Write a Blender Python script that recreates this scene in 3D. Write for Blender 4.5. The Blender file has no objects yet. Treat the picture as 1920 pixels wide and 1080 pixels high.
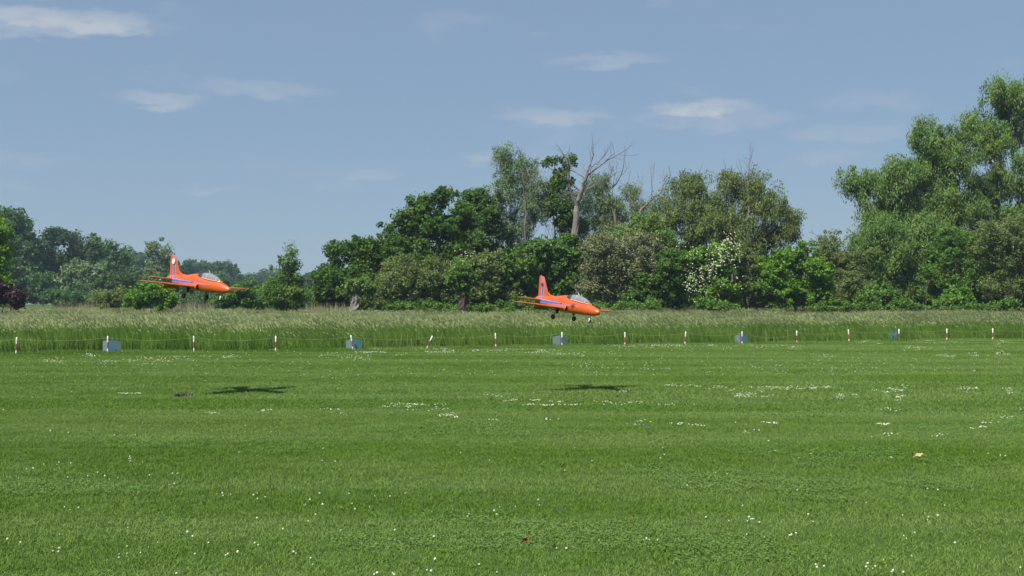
import bpy, math
import numpy as np
from mathutils import Vector, Matrix, Euler

rad = math.radians
sc = bpy.context.scene
COL = sc.collection

# ------------------------------------------------------------------ camera
F = 2200.0            # focal length in pixels of the 1920 px wide photograph
EYE = 1.65
HOR = 580.0           # row of the horizon
cam_d = bpy.data.cameras.new('camera')
cam = bpy.data.objects.new('camera', cam_d)
COL.objects.link(cam)
cam_d.sensor_width = 36.0
cam_d.lens = 36.0 * F / 1920.0
cam_d.clip_start = 0.1
cam_d.clip_end = 6000.0
cam.location = (0, 0, EYE)
cam.rotation_euler = (rad(90) + math.atan((HOR - 540) / F), 0, 0)
sc.camera = cam

# ------------------------------------------------------------------ light
SUN_EL = rad(57)
SUN_AZ = math.atan2(-0.66, -0.75)     # azimuth of the sun measured from +Y towards +X
SKY_STRENGTH = 0.055
sun_dir = Vector((math.sin(SUN_AZ) * math.cos(SUN_EL), math.cos(SUN_AZ) * math.cos(SUN_EL), math.sin(SUN_EL)))
sd = bpy.data.lights.new('sun', 'SUN')
sd.energy = 4.6
sd.angle = rad(0.53)
sd.color = (1.0, 0.95, 0.86)
so = bpy.data.objects.new('sun', sd)
COL.objects.link(so)
so.rotation_euler = sun_dir.to_track_quat('Z', 'Y').to_euler()
so.location = (-40, -50, 60)

vs = sc.view_settings
vs.view_transform = 'Standard'
vs.look = 'None'
vs.exposure = 0.93
vs.gamma = 1.0
sc.cycles.use_denoising = True
sc.cycles.denoiser = 'OPENIMAGEDENOISE'
sc.cycles.denoising_input_passes = 'RGB_ALBEDO_NORMAL'
sc.cycles.denoising_prefilter = 'ACCURATE'
sc.cycles.max_bounces = 7
sc.cycles.transparent_max_bounces = 8
sc.cycles.volume_bounces = 0
sc.cycles.sample_clamp_indirect = 4.0

# ------------------------------------------------------------------ node helpers
class NT:
    def __init__(self, tree):
        self.t = tree
    def n(self, kind, **kw):
        nd = self.t.nodes.new(kind)
        for k, v in kw.items():
            setattr(nd, k, v)
        return nd
    def put(self, sock, v):
        if v is None:
            return
        if isinstance(v, bpy.types.NodeSocket):
            self.t.links.new(v, sock)
        else:
            if hasattr(sock.default_value, '__len__') and not hasattr(v, '__len__'):
                v = (v,) * len(sock.default_value)
            if hasattr(v, '__len__') and len(sock.default_value) == 4 and len(v) == 3:
                v = (*v, 1.0)
            sock.default_value = v
    def m(self, op, a, b=None, c=None, clamp=False):
        nd = self.n('ShaderNodeMath', operation=op, use_clamp=clamp)
        self.put(nd.inputs[0], a)
        self.put(nd.inputs[1], b)
        self.put(nd.inputs[2], c)
        return nd.outputs[0]
    def mix(self, f, a, b):
        nd = self.n('ShaderNodeMix', data_type='RGBA')
        self.put(nd.inputs['Factor'], f)
        self.put(nd.inputs[6], a)
        self.put(nd.inputs[7], b)
        return nd.outputs[2]
    def noise(self, vec, scale, detail=3.0, rough=0.55):
        nd = self.n('ShaderNodeTexNoise')
        self.put(nd.inputs['Vector'], vec)
        nd.inputs['Scale'].default_value = scale
        nd.inputs['Detail'].default_value = detail
        nd.inputs['Roughness'].default_value = rough
        return nd.outputs['Fac']
    def mapping(self, vec, scale=(1, 1, 1), loc=(0, 0, 0)):
        nd = self.n('ShaderNodeMapping')
        self.put(nd.inputs['Vector'], vec)
        nd.inputs['Scale'].default_value = scale
        nd.inputs['Location'].default_value = loc
        return nd.outputs[0]
    def rng(self, v, a, b, c=0.0, d=1.0):
        nd = self.n('ShaderNodeMapRange')
        self.put(nd.inputs[0], v)
        for i, q in enumerate((a, b, c, d)):
            nd.inputs[i + 1].default_value = q
        return nd.outputs[0]
    def smooth(self, v, a, b):
        nd = self.n('ShaderNodeMapRange', interpolation_type='SMOOTHSTEP')
        self.put(nd.inputs[0], v)
        nd.inputs[1].default_value = a
        nd.inputs[2].default_value = b
        return nd.outputs[0]

# ------------------------------------------------------------------ world: sky with thin fair-weather clouds
W = bpy.data.worlds.new('World')
sc.world = W
W.use_nodes = True
wt = NT(W.node_tree)
W.node_tree.nodes.clear()
sky = wt.n('ShaderNodeTexSky', sky_type='NISHITA')
sky.sun_disc = False
sky.sun_elevation = SUN_EL
sky.sun_rotation = SUN_AZ
sky.altitude = 50
sky.air_density = 1.0
sky.dust_density = 0.5
sky.ozone_density = 2.0
gen = wt.n('ShaderNodeTexCoord').outputs['Generated']
sep = wt.n('ShaderNodeSeparateXYZ')
wt.put(sep.inputs[0], gen)
az = wt.m('ARCTAN2', sep.outputs[0], sep.outputs[1])
el = wt.m('ARCSINE', sep.outputs[2])
cmb = wt.n('ShaderNodeCombineXYZ')
wt.put(cmb.inputs[0], az)
wt.put(cmb.inputs[1], wt.m('MULTIPLY', el, 2.6))
dom = cmb.outputs[0]
n1 = wt.noise(dom, 22.0, 5.0, 0.6)
n2 = wt.noise(wt.mapping(dom, loc=(5.3, 2.1, 0)), 30.0, 5.0, 0.6)
n3 = wt.noise(wt.mapping(dom, loc=(1.7, 8.1, 3)), 9.0, 4.0, 0.55)
azd = wt.m('ADD', az, wt.m('MULTIPLY', wt.m('SUBTRACT', n1, 0.5), 0.06))
eld = wt.m('ADD', el, wt.m('MULTIPLY', wt.m('SUBTRACT', n2, 0.5), 0.028))
def ang(px, py):
    return math.atan((px - 960) / F), math.atan((HOR - py) / F)
# (centre, half width, half height in picture rows, strength): where the clouds stand in the sky
CLOUDS = [(50, 72, 125, 21, 0.85), (180, 74, 95, 19, 0.85), (40, 92, 130, 18, 0.5), (250, 82, 48, 13, 0.5),
          (300, 203, 85, 18, 0.55), (480, 175, 130, 18, 0.34), (1140, 112, 115, 15, 0.36),
          (1320, 208, 100, 18, 0.85), (1260, 205, 50, 16, 0.5), (1040, 220, 105, 17, 0.5), (1330, 228, 170, 20, 0.3),
          (1590, 262, 120, 15, 0.3), (900, 297, 40, 16, 0.4), (700, 330, 60, 12, 0.3), (390, 362, 70, 9, 0.25),
          (1560, 305, 80, 14, 0.22), (1640, 205, 110, 22, 0.2)]
mask = None
for (cx, cy, rw, rh, s) in CLOUDS:
    a0, e0 = ang(cx, cy)
    da = wt.m('DIVIDE', wt.m('SUBTRACT', azd, a0), rw / F)
    de = wt.m('DIVIDE', wt.m('SUBTRACT', eld, e0), rh / F)
    d2 = wt.m('ADD', wt.m('MULTIPLY', da, da), wt.m('MULTIPLY', de, de))
    v = wt.m('MULTIPLY', wt.smooth(d2, 1.45, 0.0), s)
    mask = v if mask is None else wt.m('MAXIMUM', mask, v)
mask = wt.m('MULTIPLY', mask, wt.rng(n2, 0.30, 0.62, 0.35, 1.0))
# faint streaks everywhere round the horizon
strk = wt.m('MULTIPLY', wt.smooth(n3, 0.54, 0.8), 0.35)
strk = wt.m('MULTIPLY', strk, wt.smooth(el, 0.7, 0.1))
mask = wt.m('MAXIMUM', mask, strk)
skycol = wt.n('ShaderNodeHueSaturation')
skycol.inputs['Saturation'].default_value = 0.95
skycol.inputs['Value'].default_value = 1.0
wt.put(skycol.inputs['Color'], sky.outputs[0])
cl = 0.545 / SKY_STRENGTH
pale = 0.535 / SKY_STRENGTH      # summer haze evens out the clear-sky gradient
even = wt.mix(0.70, skycol.outputs[0], (0.240 * pale, 0.352 * pale, 0.502 * pale))
final = wt.mix(mask, even, (0.50 * cl, 0.545 * cl, 0.595 * cl))
bg = wt.n('ShaderNodeBackground')
bg.inputs['Strength'].default_value = SKY_STRENGTH
wt.put(bg.inputs['Color'], final)
wo = wt.n('ShaderNodeOutputWorld')
W.node_tree.links.new(bg.outputs[0], wo.inputs[0])

# ------------------------------------------------------------------ tagging and mesh helpers
def tag(o, label, cat, group=None, kind=None):
    o['label'] = label
    o['category'] = cat
    if group:
        o['group'] = group
    if kind:
        o['kind'] = kind
    return o

def empty(name, loc=(0, 0, 0), rot=(0, 0, 0)):
    o = bpy.data.objects.new(name, None)
    COL.objects.link(o)
    o.location = loc
    o.rotation_euler = rot
    o.empty_display_size = 0.3
    return o

def mesh_np(name, V, Q=None, T=None, tint=None, mats=(), midx=None, smooth=False):
    """mesh from arrays: V (n,3), Q (m,4) quads, T (k,3) triangles"""
    me = bpy.data.meshes.new(name)
    V = np.asarray(V, dtype=np.float32)
    Q = np.zeros((0, 4), np.int32) if Q is None else np.asarray(Q, np.int32).reshape(-1, 4)
    T = np.zeros((0, 3), np.int32) if T is None else np.asarray(T, np.int32).reshape(-1, 3)
    me.vertices.add(len(V))
    me.vertices.foreach_set('co', V.ravel())
    nl = Q.size + T.size
    me.loops.add(nl)
    me.loops.foreach_set('vertex_index', np.concatenate([Q.ravel(), T.ravel()]).astype(np.int32))
    nf = len(Q) + len(T)
    me.polygons.add(nf)
    tot = np.concatenate([np.full(len(Q), 4), np.full(len(T), 3)]).astype(np.int32)
    start = np.concatenate([[0], np.cumsum(tot)[:-1]]).astype(np.int32) if nf else np.zeros(0, np.int32)
    me.polygons.foreach_set('loop_start', start)
    me.polygons.foreach_set('loop_total', tot)
    for m in mats:
        me.materials.append(m)
    if midx is not None:
        me.polygons.foreach_set('material_index', np.asarray(midx, np.int32))
    me.polygons.foreach_set('use_smooth', np.full(nf, bool(smooth)))
    if tint is not None:
        at = me.attributes.new('tint', 'FLOAT', 'FACE')
        at.data.foreach_set('value', np.asarray(tint, np.float32))
    me.update(calc_edges=True)
    return me

def obj(name, me, parent=None, link=True):
    o = bpy.data.objects.new(name, me)
    if link:
        COL.objects.link(o)
    if parent is not None:
        o.parent = parent
    return o

class MB:
    """collects simple solids into one mesh"""
    def __init__(self):
        self.v = []; self.q = []; self.t = []; self.n = 0
    def add(self, V, Q=(), T=()):
        V = np.asarray(V, float).reshape(-1, 3)
        for f in Q: self.q.append([i + self.n for i in f])
        for f in T: self.t.append([i + self.n for i in f])
        self.v.append(V); self.n += len(V)
    def box(self, c, s, M=None):
        V = np.array([[x, y, z] for z in (-.5, .5) for y in (-.5, .5) for x in (-.5, .5)]) * np.array(s)
        if M is not None: V = V @ np.array(M.to_3x3()).T
        V = V + np.array(c)
        self.add(V, [(0, 2, 3, 1), (4, 5, 7, 6), (0, 1, 5, 4), (2, 6, 7, 3), (0, 4, 6, 2), (1, 3, 7, 5)])
    def tube(self, P, R, k=6, cap=True):
        P = np.asarray(P, float)
        R = np.broadcast_to(np.asarray(R, float), (len(P),))
        rings = []
        up = np.array([0.31, 0.17, 0.94])
        for i in range(len(P)):
            d = P[min(i + 1, len(P) - 1)] - P[max(i - 1, 0)]
            d = d / (np.linalg.norm(d) + 1e-9)
            u = np.cross(d, up)
            if np.linalg.norm(u) < 0.1: u = np.cross(d, np.array([1.0, 0, 0]))
            u /= np.linalg.norm(u); w = np.cross(d, u)
            a = np.arange(k) * 2 * math.pi / k
            rings.append(P[i] + R[i] * (np.cos(a)[:, None] * u + np.sin(a)[:, None] * w))
        Q = []
        for i in range(len(P) - 1):
            for j in range(k):
                Q.append((i * k + j, i * k + (j + 1) % k, (i + 1) * k + (j + 1) % k, (i + 1) * k + j))
        V = np.concatenate(rings)
        T = []
        if cap:
            n0 = len(V)
            V = np.concatenate([V, [P[0]], [P[-1]]])
            for j in range(k):
                T.append((n0, (j + 1) % k, j))
                T.append((n0 + 1, (len(P) - 1) * k + j, (len(P) - 1) * k + (j + 1) % k))
        self.add(V, Q, T)
    def lathe(self, prof, c=(0, 0, 0), axis='z', k=16):
        a = np.arange(k) * 2 * math.pi / k
        V = []
        for (r, h) in prof:
            for t in a:
                p = (r * math.cos(t), r * math.sin(t), h)
                if axis == 'y': p = (p[0], p[2], p[1])
                if axis == 'x': p = (p[2], p[0], p[1])
                V.append(p)
        V = np.array(V) + np.array(c)
        Q = []
        for i in range(len(prof) - 1):
            for j in range(k):
                Q.append((i * k + j, i * k + (j + 1) % k, (i + 1) * k + (j + 1) % k, (i + 1) * k + j))
        self.add(V, Q)
    def mesh(self, name, mat, smooth=False):
        V = np.concatenate(self.v) if self.v else np.zeros((0, 3))
        return mesh_np(name, V, self.q, self.t, mats=[mat] if mat else [], smooth=smooth)
    def build(self, name, mat, parent=None, smooth=False):
        return obj(name, self.mesh(name, mat, smooth), parent)

# ------------------------------------------------------------------ materials
def new_mat(name):
    m = bpy.data.materials.new(name)
    m.use_nodes = True
    m.node_tree.nodes.clear()
    t = NT(m.node_tree)
    out = t.n('ShaderNodeOutputMaterial')
    return m, t, out

def mat_pbr(name, col, rough=0.6, spec=0.4, noise_scale=None, noise_amt=0.25, metallic=0.0, bump=0.0, coat=0.0):
    m, t, out = new_mat(name)
    b = t.n('ShaderNodeBsdfPrincipled')
    b.inputs['Roughness'].default_value = rough
    b.inputs['Specular IOR Level'].default_value = spec
    b.inputs['Metallic'].default_value = metallic
    b.inputs['Coat Weight'].default_value = coat
    c = col
    if noise_scale:
        oc = t.n('ShaderNodeTexCoord').outputs['Object']
        nz = t.noise(oc, noise_scale, 5.0, 0.6)
        c = t.mix(nz, tuple(x * (1 - noise_amt) for x in col), tuple(min(1, x * (1 + noise_amt)) for x in col))
        if bump:
            bp = t.n('ShaderNodeBump')
            bp.inputs['Strength'].default_value = bump
            t.put(bp.inputs['Height'], t.noise(oc, noise_scale * 2, 4.0))
            t.put(b.inputs['Normal'], bp.outputs[0])
    t.put(b.inputs['Base Color'], c)
    t.t.links.new(b.outputs[0], out.inputs[0])
    return m

def mat_leaf(name, dark, light, trans=0.44, rough=0.5, hue_amt=0.25, odd=None):
    """leaf: colour from the leaf's own tint, some light passes through"""
    m, t, out = new_mat(name)
    at = t.n('ShaderNodeAttribute', attribute_name='tint').outputs['Fac']
    pos = t.n('ShaderNodeNewGeometry').outputs['Position']
    nz = t.noise(pos, 0.55, 3.0)
    c = t.mix(at, dark, light)
    warm = tuple(a * b for a, b in zip(light, (1.35, 1.02, 0.75)))
    c = t.mix(t.m('MULTIPLY', t.smooth(nz, 0.45, 0.7), hue_amt), c, warm)
    if odd:
        c = t.mix(t.smooth(at, 0.93, 0.95), c, odd)
    b = t.n('ShaderNodeBsdfPrincipled')
    b.inputs['Roughness'].default_value = rough
    b.inputs['Specular IOR Level'].default_value = 0.14
    t.put(b.inputs['Base Color'], c)
    tr = t.n('ShaderNodeBsdfTranslucent')
    t.put(tr.inputs['Color'], t.mix(1.0, c, c))
    mx = t.n('ShaderNodeMixShader')
    mx.inputs[0].default_value = trans
    t.t.links.new(b.outputs[0], mx.inputs[1])
    t.t.links.new(tr.outputs[0], mx.inputs[2])
    t.t.links.new(mx.outputs[0], out.inputs[0])
    return m

def mat_grass(name, cols, trans=0.38, yellow=(0.15, 0.17, 0.035), rough=0.65, spec=0.10):
    """blade: own tint plus slow variation over the field (world position), drawn out along the mowing direction"""
    m, t, out = new_mat(name)
    at = t.n('ShaderNodeAttribute', attribute_name='tint').outputs['Fac']
    pos = t.n('ShaderNodeNewGeometry').outputs['Position']
    band = t.noise(t.mapping(pos, scale=(0.035, 0.42, 0)), 1.0, 4.0, 0.55)
    patch = t.noise(t.mapping(pos, scale=(0.35, 0.55, 0)), 1.0, 4.0, 0.6)
    fine = t.noise(t.mapping(pos, scale=(2.2, 2.6, 0)), 1.0, 3.0, 0.6)
    f = t.m('ADD', t.m('MULTIPLY', t.rng(band, 0.36, 0.64), 0.52), t.m('MULTIPLY', t.rng(patch, 0.3, 0.7), 0.30))
    f = t.m('ADD', f, t.m('MULTIPLY', t.rng(fine, 0.3, 0.7), 0.18))
    lo = t.mix(at, cols[0], cols[1])
    hi = t.mix(at, cols[2], cols[3])
    c = t.mix(t.smooth(f, 0.2, 0.8), lo, hi)
    y = t.noise(t.mapping(pos, scale=(0.5, 0.9, 0), loc=(7, 3, 0)), 1.0, 4.0, 0.65)
    c = t.mix(t.m('MULTIPLY', t.smooth(y, 0.58, 0.78), 0.35), c, yellow)
    b = t.n('ShaderNodeBsdfPrincipled')
    b.inputs['Roughness'].default_value = rough
    b.inputs['Specular IOR Level'].default_value = spec
    t.put(b.inputs['Base Color'], c)
    tr = t.n('ShaderNodeBsdfTranslucent')
    t.put(tr.inputs['Color'], c)
    mx = t.n('ShaderNodeMixShader')
    mx.inputs[0].default_value = trans
    t.t.links.new(b.outputs[0], mx.inputs[1])
    t.t.links.new(tr.outputs[0], mx.inputs[2])
    t.t.links.new(mx.outputs[0], out.inputs[0])
    return m

M = {}
M['lawn'] = mat_grass('lawn_blades', ((0.088, 0.170, 0.020), (0.124, 0.222, 0.032), (0.154, 0.240, 0.056), (0.190, 0.280, 0.080)))
M['clover_leaf'] = mat_grass('clover_leaves', ((0.088, 0.172, 0.030), (0.125, 0.220, 0.048), (0.120, 0.205, 0.050), (0.155, 0.245, 0.070)), trans=0.4)
M['meadow'] = mat_grass('meadow_blades', ((0.072, 0.150, 0.016), (0.105, 0.200, 0.028), (0.105, 0.185, 0.026), (0.142, 0.235, 0.046)), trans=0.3)
M['seed'] = mat_grass('seed_heads', ((0.20, 0.245, 0.10), (0.29, 0.325, 0.155), (0.24, 0.275, 0.12), (0.335, 0.355, 0.185)), trans=0.3, yellow=(0.30, 0.28, 0.15))
M['reed'] = mat_grass('dry_reeds', ((0.25, 0.22, 0.12), (0.34, 0.31, 0.19), (0.30, 0.28, 0.16), (0.38, 0.35, 0.22)), trans=0.2)
M['clover'] = mat_pbr('clover_petals', (0.44, 0.48, 0.36), 0.7, 0.2)
M['stem'] = mat_pbr('flower_stem', (0.06, 0.13, 0.03), 0.6)
M['blossom'] = mat_pbr('elder_blossom', (0.46, 0.47, 0.32), 0.8, 0.1)
M['bark'] = mat_pbr('bark', (0.12, 0.10, 0.075), 0.9, 0.2, 3.0, 0.5, bump=0.5)
M['dead'] = mat_pbr('dead_wood', (0.150, 0.138, 0.122), 0.9, 0.2, 3.0, 0.45, bump=0.5)
M['shaded_bark'] = mat_pbr('shaded_bark', (0.05, 0.042, 0.034), 0.95, 0.1, 4.0, 0.5, bump=0.8)  # bark darkened in its colour to stand for shade on one pollard bole
M['soil'] = mat_pbr('soil', (0.045, 0.042, 0.028), 0.95, 0.1, 25.0, 0.5, bump=0.6)

# ------------------------------------------------------------------ the ground
def sst(a, b, x):
    t = np.clip((np.asarray(x, float) - a) / (b - a), 0, 1)
    return t * t * (3 - 2 * t)
def gz(x, y):
    x = np.asarray(x, float); y = np.asarray(y, float)
    und = 0.022 * np.sin(0.50 * y + 0.13 * x + 0.6) + 0.016 * np.sin(0.23 * x - 0.31 * y + 2.0) + 0.010 * np.sin(1.13 * y + 0.31 * x)
    return 0.45 * sst(68, 98, y) + 2.1 * sst(125, 215, y) + und * (1 - sst(90, 130, y))
def gp(px, py):
    """ground point seen at a photograph pixel (flat lawn)"""
    y = F * EYE / (py - HOR)
    return (px - 960) / F * y, y

def make_ground():
    ys = np.concatenate([np.linspace(-60, 4, 17)[:-1], np.linspace(4, 70, 133)[:-1], np.linspace(70, 130, 41)[:-1], np.linspace(130, 230, 26)[:-1], np.geomspace(230, 2600, 12)])
    xs = np.concatenate([-np.geomspace(60, 2600, 10)[::-1][:-1], np.linspace(-60, 60, 121), np.geomspace(60, 2600, 10)[1:]])
    X, Y = np.meshgrid(xs, ys)
    Z = gz(X, Y)
    V = np.stack([X, Y, Z], -1).reshape(-1, 3)
    nx = len(xs); idx = np.arange(len(ys) * nx).reshape(len(ys), nx)
    Q = np.stack([idx[:-1, :-1], idx[:-1, 1:], idx[1:, 1:], idx[1:, :-1]], -1).reshape(-1, 4)
    m, t, out = new_mat('turf')
    pos = t.n('ShaderNodeNewGeometry').outputs['Position']
    a = t.noise(t.mapping(pos, scale=(0.35, 0.55, 0)), 1.0, 4.0, 0.6)
    b = t.noise(pos, 14.0, 4.0, 0.7)
    c = t.mix(t.smooth(a, 0.3, 0.7), (0.034, 0.070, 0.012), (0.050, 0.086, 0.018))
    c = t.mix(t.m('MULTIPLY', t.smooth(b, 0.5, 0.72), 0.4), c, (0.085, 0.070, 0.040))
    bs = t.n('ShaderNodeBsdfPrincipled')
    bs.inputs['Roughness'].default_value = 0.95
    bs.inputs['Specular IOR Level'].default_value = 0.1
    t.put(bs.inputs['Base Color'], c)
    bp = t.n('ShaderNodeBump')
    bp.inputs['Strength'].default_value = 0.4
    t.put(bp.inputs['Height'], t.noise(pos, 30.0, 3.0))
    t.put(bs.inputs['Normal'], bp.outputs[0])
    t.t.links.new(bs.outputs[0], out.inputs[0])
    o = obj('ground', mesh_np('ground', V, Q, mats=[m], smooth=True))
    tag(o, 'wide flat grass field reaching from the mown lawn to the trees', 'ground', kind='structure')
make_ground()

# fence line: regular spacing from near left to far right
P0 = np.array([-18.03, 42.7]); PD = np.array([2.89, 1.275])
def fence_pt(i):
    return P0 + PD * i
FN = np.array([-PD[1], PD[0]]) / np.hypot(*PD)          # away from the camera
def fence_side(x, y):
    return (np.asarray(x) - P0[0]) * FN[0] + (np.asarray(y) - P0[1]) * FN[1]

# ------------------------------------------------------------------ scattered grass
def scatter(name, pts, rot, scl, idx, protos):
    me = bpy.data.meshes.new(name)
    me.vertices.add(len(pts))
    me.vertices.foreach_set('co', np.asarray(pts, np.float32).ravel())
    a = me.attributes.new('rot', 'FLOAT_VECTOR', 'POINT'); a.data.foreach_set('vector', np.asarray(rot, np.float32).ravel())
    a = me.attributes.new('scl', 'FLOAT_VECTOR', 'POINT'); a.data.foreach_set('vector', np.asarray(scl, np.float32).ravel())
    a = me.attributes.new('pick', 'INT', 'POINT'); a.data.foreach_set('value', np.asarray(idx, np.int32))
    o = obj(name, me)
    col = bpy.data.collections.new(name + '_tufts')
    for i, pm in enumerate(protos):
        po = bpy.data.objects.new('tuft_%02d' % i, pm)
        col.objects.link(po)
    g = bpy.data.node_groups.new(name + '_scatter', 'GeometryNodeTree')
    g.interface.new_socket('Geometry', in_out='INPUT', socket_type='NodeSocketGeometry')
    g.interface.new_socket('Geometry', in_out='OUTPUT', socket_type='NodeSocketGeometry')
    gi = g.nodes.new('NodeGroupInput'); go = g.nodes.new('NodeGroupOutput')
    ci = g.nodes.new('GeometryNodeCollectionInfo')
    ci.inputs['Collection'].default_value = col
    ci.inputs['Separate Children'].default_value = True
    ci.inputs['Reset Children'].default_value = True
    iop = g.nodes.new('GeometryNodeInstanceOnPoints')
    iop.inputs['Pick Instance'].default_value = True
    def named(n, ty):
        q = g.nodes.new('GeometryNodeInputNamedAttribute'); q.data_type = ty
        q.inputs['Name'].default_value = n
        return q.outputs['Attribute']
    e2r = g.nodes.new('FunctionNodeEulerToRotation')
    L = g.links.new
    L(gi.outputs[0], iop.inputs['Points'])
    L(ci.outputs[0], iop.inputs['Instance'])
    L(named('pick', 'INT'), iop.inputs['Instance Index'])
    L(named('rot', 'FLOAT_VECTOR'), e2r.inputs[0])
    L(e2r.outputs[0], iop.inputs['Rotation'])
    L(named('scl', 'FLOAT_VECTOR'), iop.inputs['Scale'])
    L(iop.outputs[0], go.inputs[0])
    md = o.modifiers.new('scatter', 'NODES')
    md.node_group = g
    return o

def blades(rng, n, size, h0, h1, w, bend, lean=(0, 0), tint0=0.0, tint1=1.0):
    """n bent blades (quad + tip triangle) on a square patch"""
    p = np.zeros((n, 3)); p[:, :2] = (rng.random((n, 2)) - 0.5) * size
    h = h0 + (h1 - h0) * rng.random(n) ** 1.3
    a = rng.random(n) * 2 * math.pi
    side = np.stack([np.cos(a), np.sin(a), np.zeros(n)], 1) * (w * (0.7 + 0.6 * rng.random(n)))[:, None] * 0.5
    d = rng.random(n) * 2 * math.pi
    b = bend * rng.random(n)
    off = np.stack([np.cos(d) * b + lean[0], np.sin(d) * b + lean[1], np.ones(n)], 1)
    mid = p + off * np.array([0.35, 0.35, 0.55]) * h[:, None]
    tip = p + off * np.array([1.0, 1.0, 0.93]) * h[:, None]
    V = np.stack([p - side, p + side, mid + side * 0.8, mid - side * 0.8, tip], 1).reshape(-1, 3)
    i = np.arange(n)[:, None] * 5
    Q = i + np.array([[0, 1, 2, 3]]); T = i + np.array([[3, 2, 4]])
    t = tint0 + (tint1 - tint0) * rng.random(n)
    return V, Q, T, t

def blade_mesh(name, parts):
    """parts: list of (V, Q, T, tint, material)"""
    Vs = []; Qs = []; Ts = []; tq = []; tt = []; mq = []; mt = []; n = 0; mats = []
    for V, Q, T, t, m in parts:
        if m not in mats: mats.append(m)
        k = mats.index(m)
        Vs.append(V)
        if len(Q): Qs.append(Q + n); tq.append(t[:len(Q)] if len(t) >= len(Q) else t); mq.append(np.full(len(Q), k))
        if len(T): Ts.append(T + n); tt.append(t[:len(T)]); mt.append(np.full(len(T), k))
        n += len(V)
    Q = np.concatenate(Qs); T = np.concatenate(Ts) if Ts else None
    return mesh_np(name, np.concatenate(Vs), Q, T, tint=np.concatenate(tq + tt), mats=mats, midx=np.concatenate(mq + mt))

def leaf_quads(rng, C, ax, nrm, L, Wd):
    n = len(C)
    ax = ax / (np.linalg.norm(ax, axis=1)[:, None] + 1e-9)
    sd_ = np.cross(nrm, ax); sd_ /= (np.linalg.norm(sd_, axis=1)[:, None] + 1e-9)
    hl = ax * (L * 0.5)[:, None]; hw = sd_ * (Wd * 0.5)[:, None]
    V = np.stack([C - hl, C + hw - hl * 0.15, C + hl, C - hw - hl * 0.15], 1).reshape(-1, 3)
    Q = np.arange(n)[:, None] * 4 + np.array([[0, 1, 2, 3]])
    return V, Q

rng = np.random.default_rng(7)

def make_lawn():
    near = [blade_mesh('lawn_tuft', [(*blades(rng, 1250, 0.58, 0.016, 0.040, 0.0052, 1.25), M['lawn'])]) for _ in range(5)]
    near += [blade_mesh('lawn_tuft', [(*blades(rng, 1200, 0.58, 0.016, 0.038, 0.0052, 1.25), M['lawn']),
                                      (*blades(rng, 16, 0.56, 0.05, 0.085, 0.0045, 0.9, tint0=.5), M['lawn'])]) for _ in range(2)]
    far = [blade_mesh('lawn_tuft', [(*blades(rng, 1400, 1.16, 0.018, 0.046, 0.010, 1.25), M['lawn'])]) for _ in range(5)]
    def clover(n, size):
        C = np.zeros((n, 3)); C[:, :2] = (rng.random((n, 2)) - .5) * size; C[:, 2] = 0.012 + 0.026 * rng.random(n)
        ax = rng.normal(size=(n, 3)) * np.array([1, 1, .25]); nr = np.array([0, 0, 1.0]) + 0.35 * rng.normal(size=(n, 3))
        q = 0.010 + 0.007 * rng.random(n)
        V, Q = leaf_quads(rng, C, ax, nr, q * 1.2, q)
        return V, Q, np.zeros((0, 3), int), rng.random(n)
    mix_n = [blade_mesh('lawn_tuft', [(*blades(rng, 620, 0.58, 0.016, 0.040, 0.0052, 1.25), M['lawn']), (*clover(900, 0.58), M['clover_leaf'])]) for _ in range(3)]
    mix_f = [blade_mesh('lawn_tuft', [(*blades(rng, 800, 1.16, 0.018, 0.046, 0.010, 1.25), M['lawn']), (*clover(1800, 1.16), M['clover_leaf'])]) for _ in range(3)]
    protos = near + far + mix_n + mix_f
    pts = []; rot = []; scl = []; idx = []
    def fill(y0, y1, st, base, cnt):
        ys = np.arange(y0, y1, st)
        for y in ys:
            st_ = st
            hw = 0.46 * y + 3.0
            xs = np.arange(-hw, hw, st)
            n = len(xs)
            x = xs + (rng.random(n) - .5) * st * .2
            yy = y + (rng.random(n) - .5) * st * .2
            ok = fence_side(x, yy) < 1.2
            x, yy = x[ok], yy[ok]; n = len(x)
            if n == 0: continue
            pts.append(np.stack([x, yy, gz(x, yy) - 0.004], 1))
            r = np.zeros((n, 3)); r[:, 2] = rng.random(n) * 6.283; rot.append(r)
            s = 1.06 + 0.2 * rng.random(n)
            hz = (0.85 + 0.4 * np.clip(0.5 + 0.5 * np.sin(0.9 * x + 1.3 * np.sin(0.7 * yy)) * np.sin(1.1 * yy + 0.6 * x), 0, 1))
            # rougher growth along the fence
            hz = hz * (1 + 2.3 * sst(-1.3, 0.3, fence_side(x, yy)))
            scl.append(np.stack([s, s, hz], 1))
            k = base + rng.integers(0, cnt, n)
            cv = np.sin(0.9 * x + 2.1 * np.sin(0.45 * yy + 1)) * np.sin(1.25 * yy - 0.4 * x + 2 * np.sin(0.3 * x)) + 0.35 * rng.normal(size=n)
            k = np.where(cv > 0.72, (12 if base == 0 else 15) + rng.integers(0, 3, n), k)
            idx.append(k)
    fill(5.0, 19.0, 0.5, 0, 7)
    fill(19.0, 70.0, 1.0, 7, 5)
    o = scatter('lawn_grass', np.concatenate(pts), np.concatenate(rot), np.concatenate(scl), np.concatenate(idx), protos)
    tag(o, 'short mown green grass of the airfield in front of the posts', 'grass', kind='stuff')
make_lawn()

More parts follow.
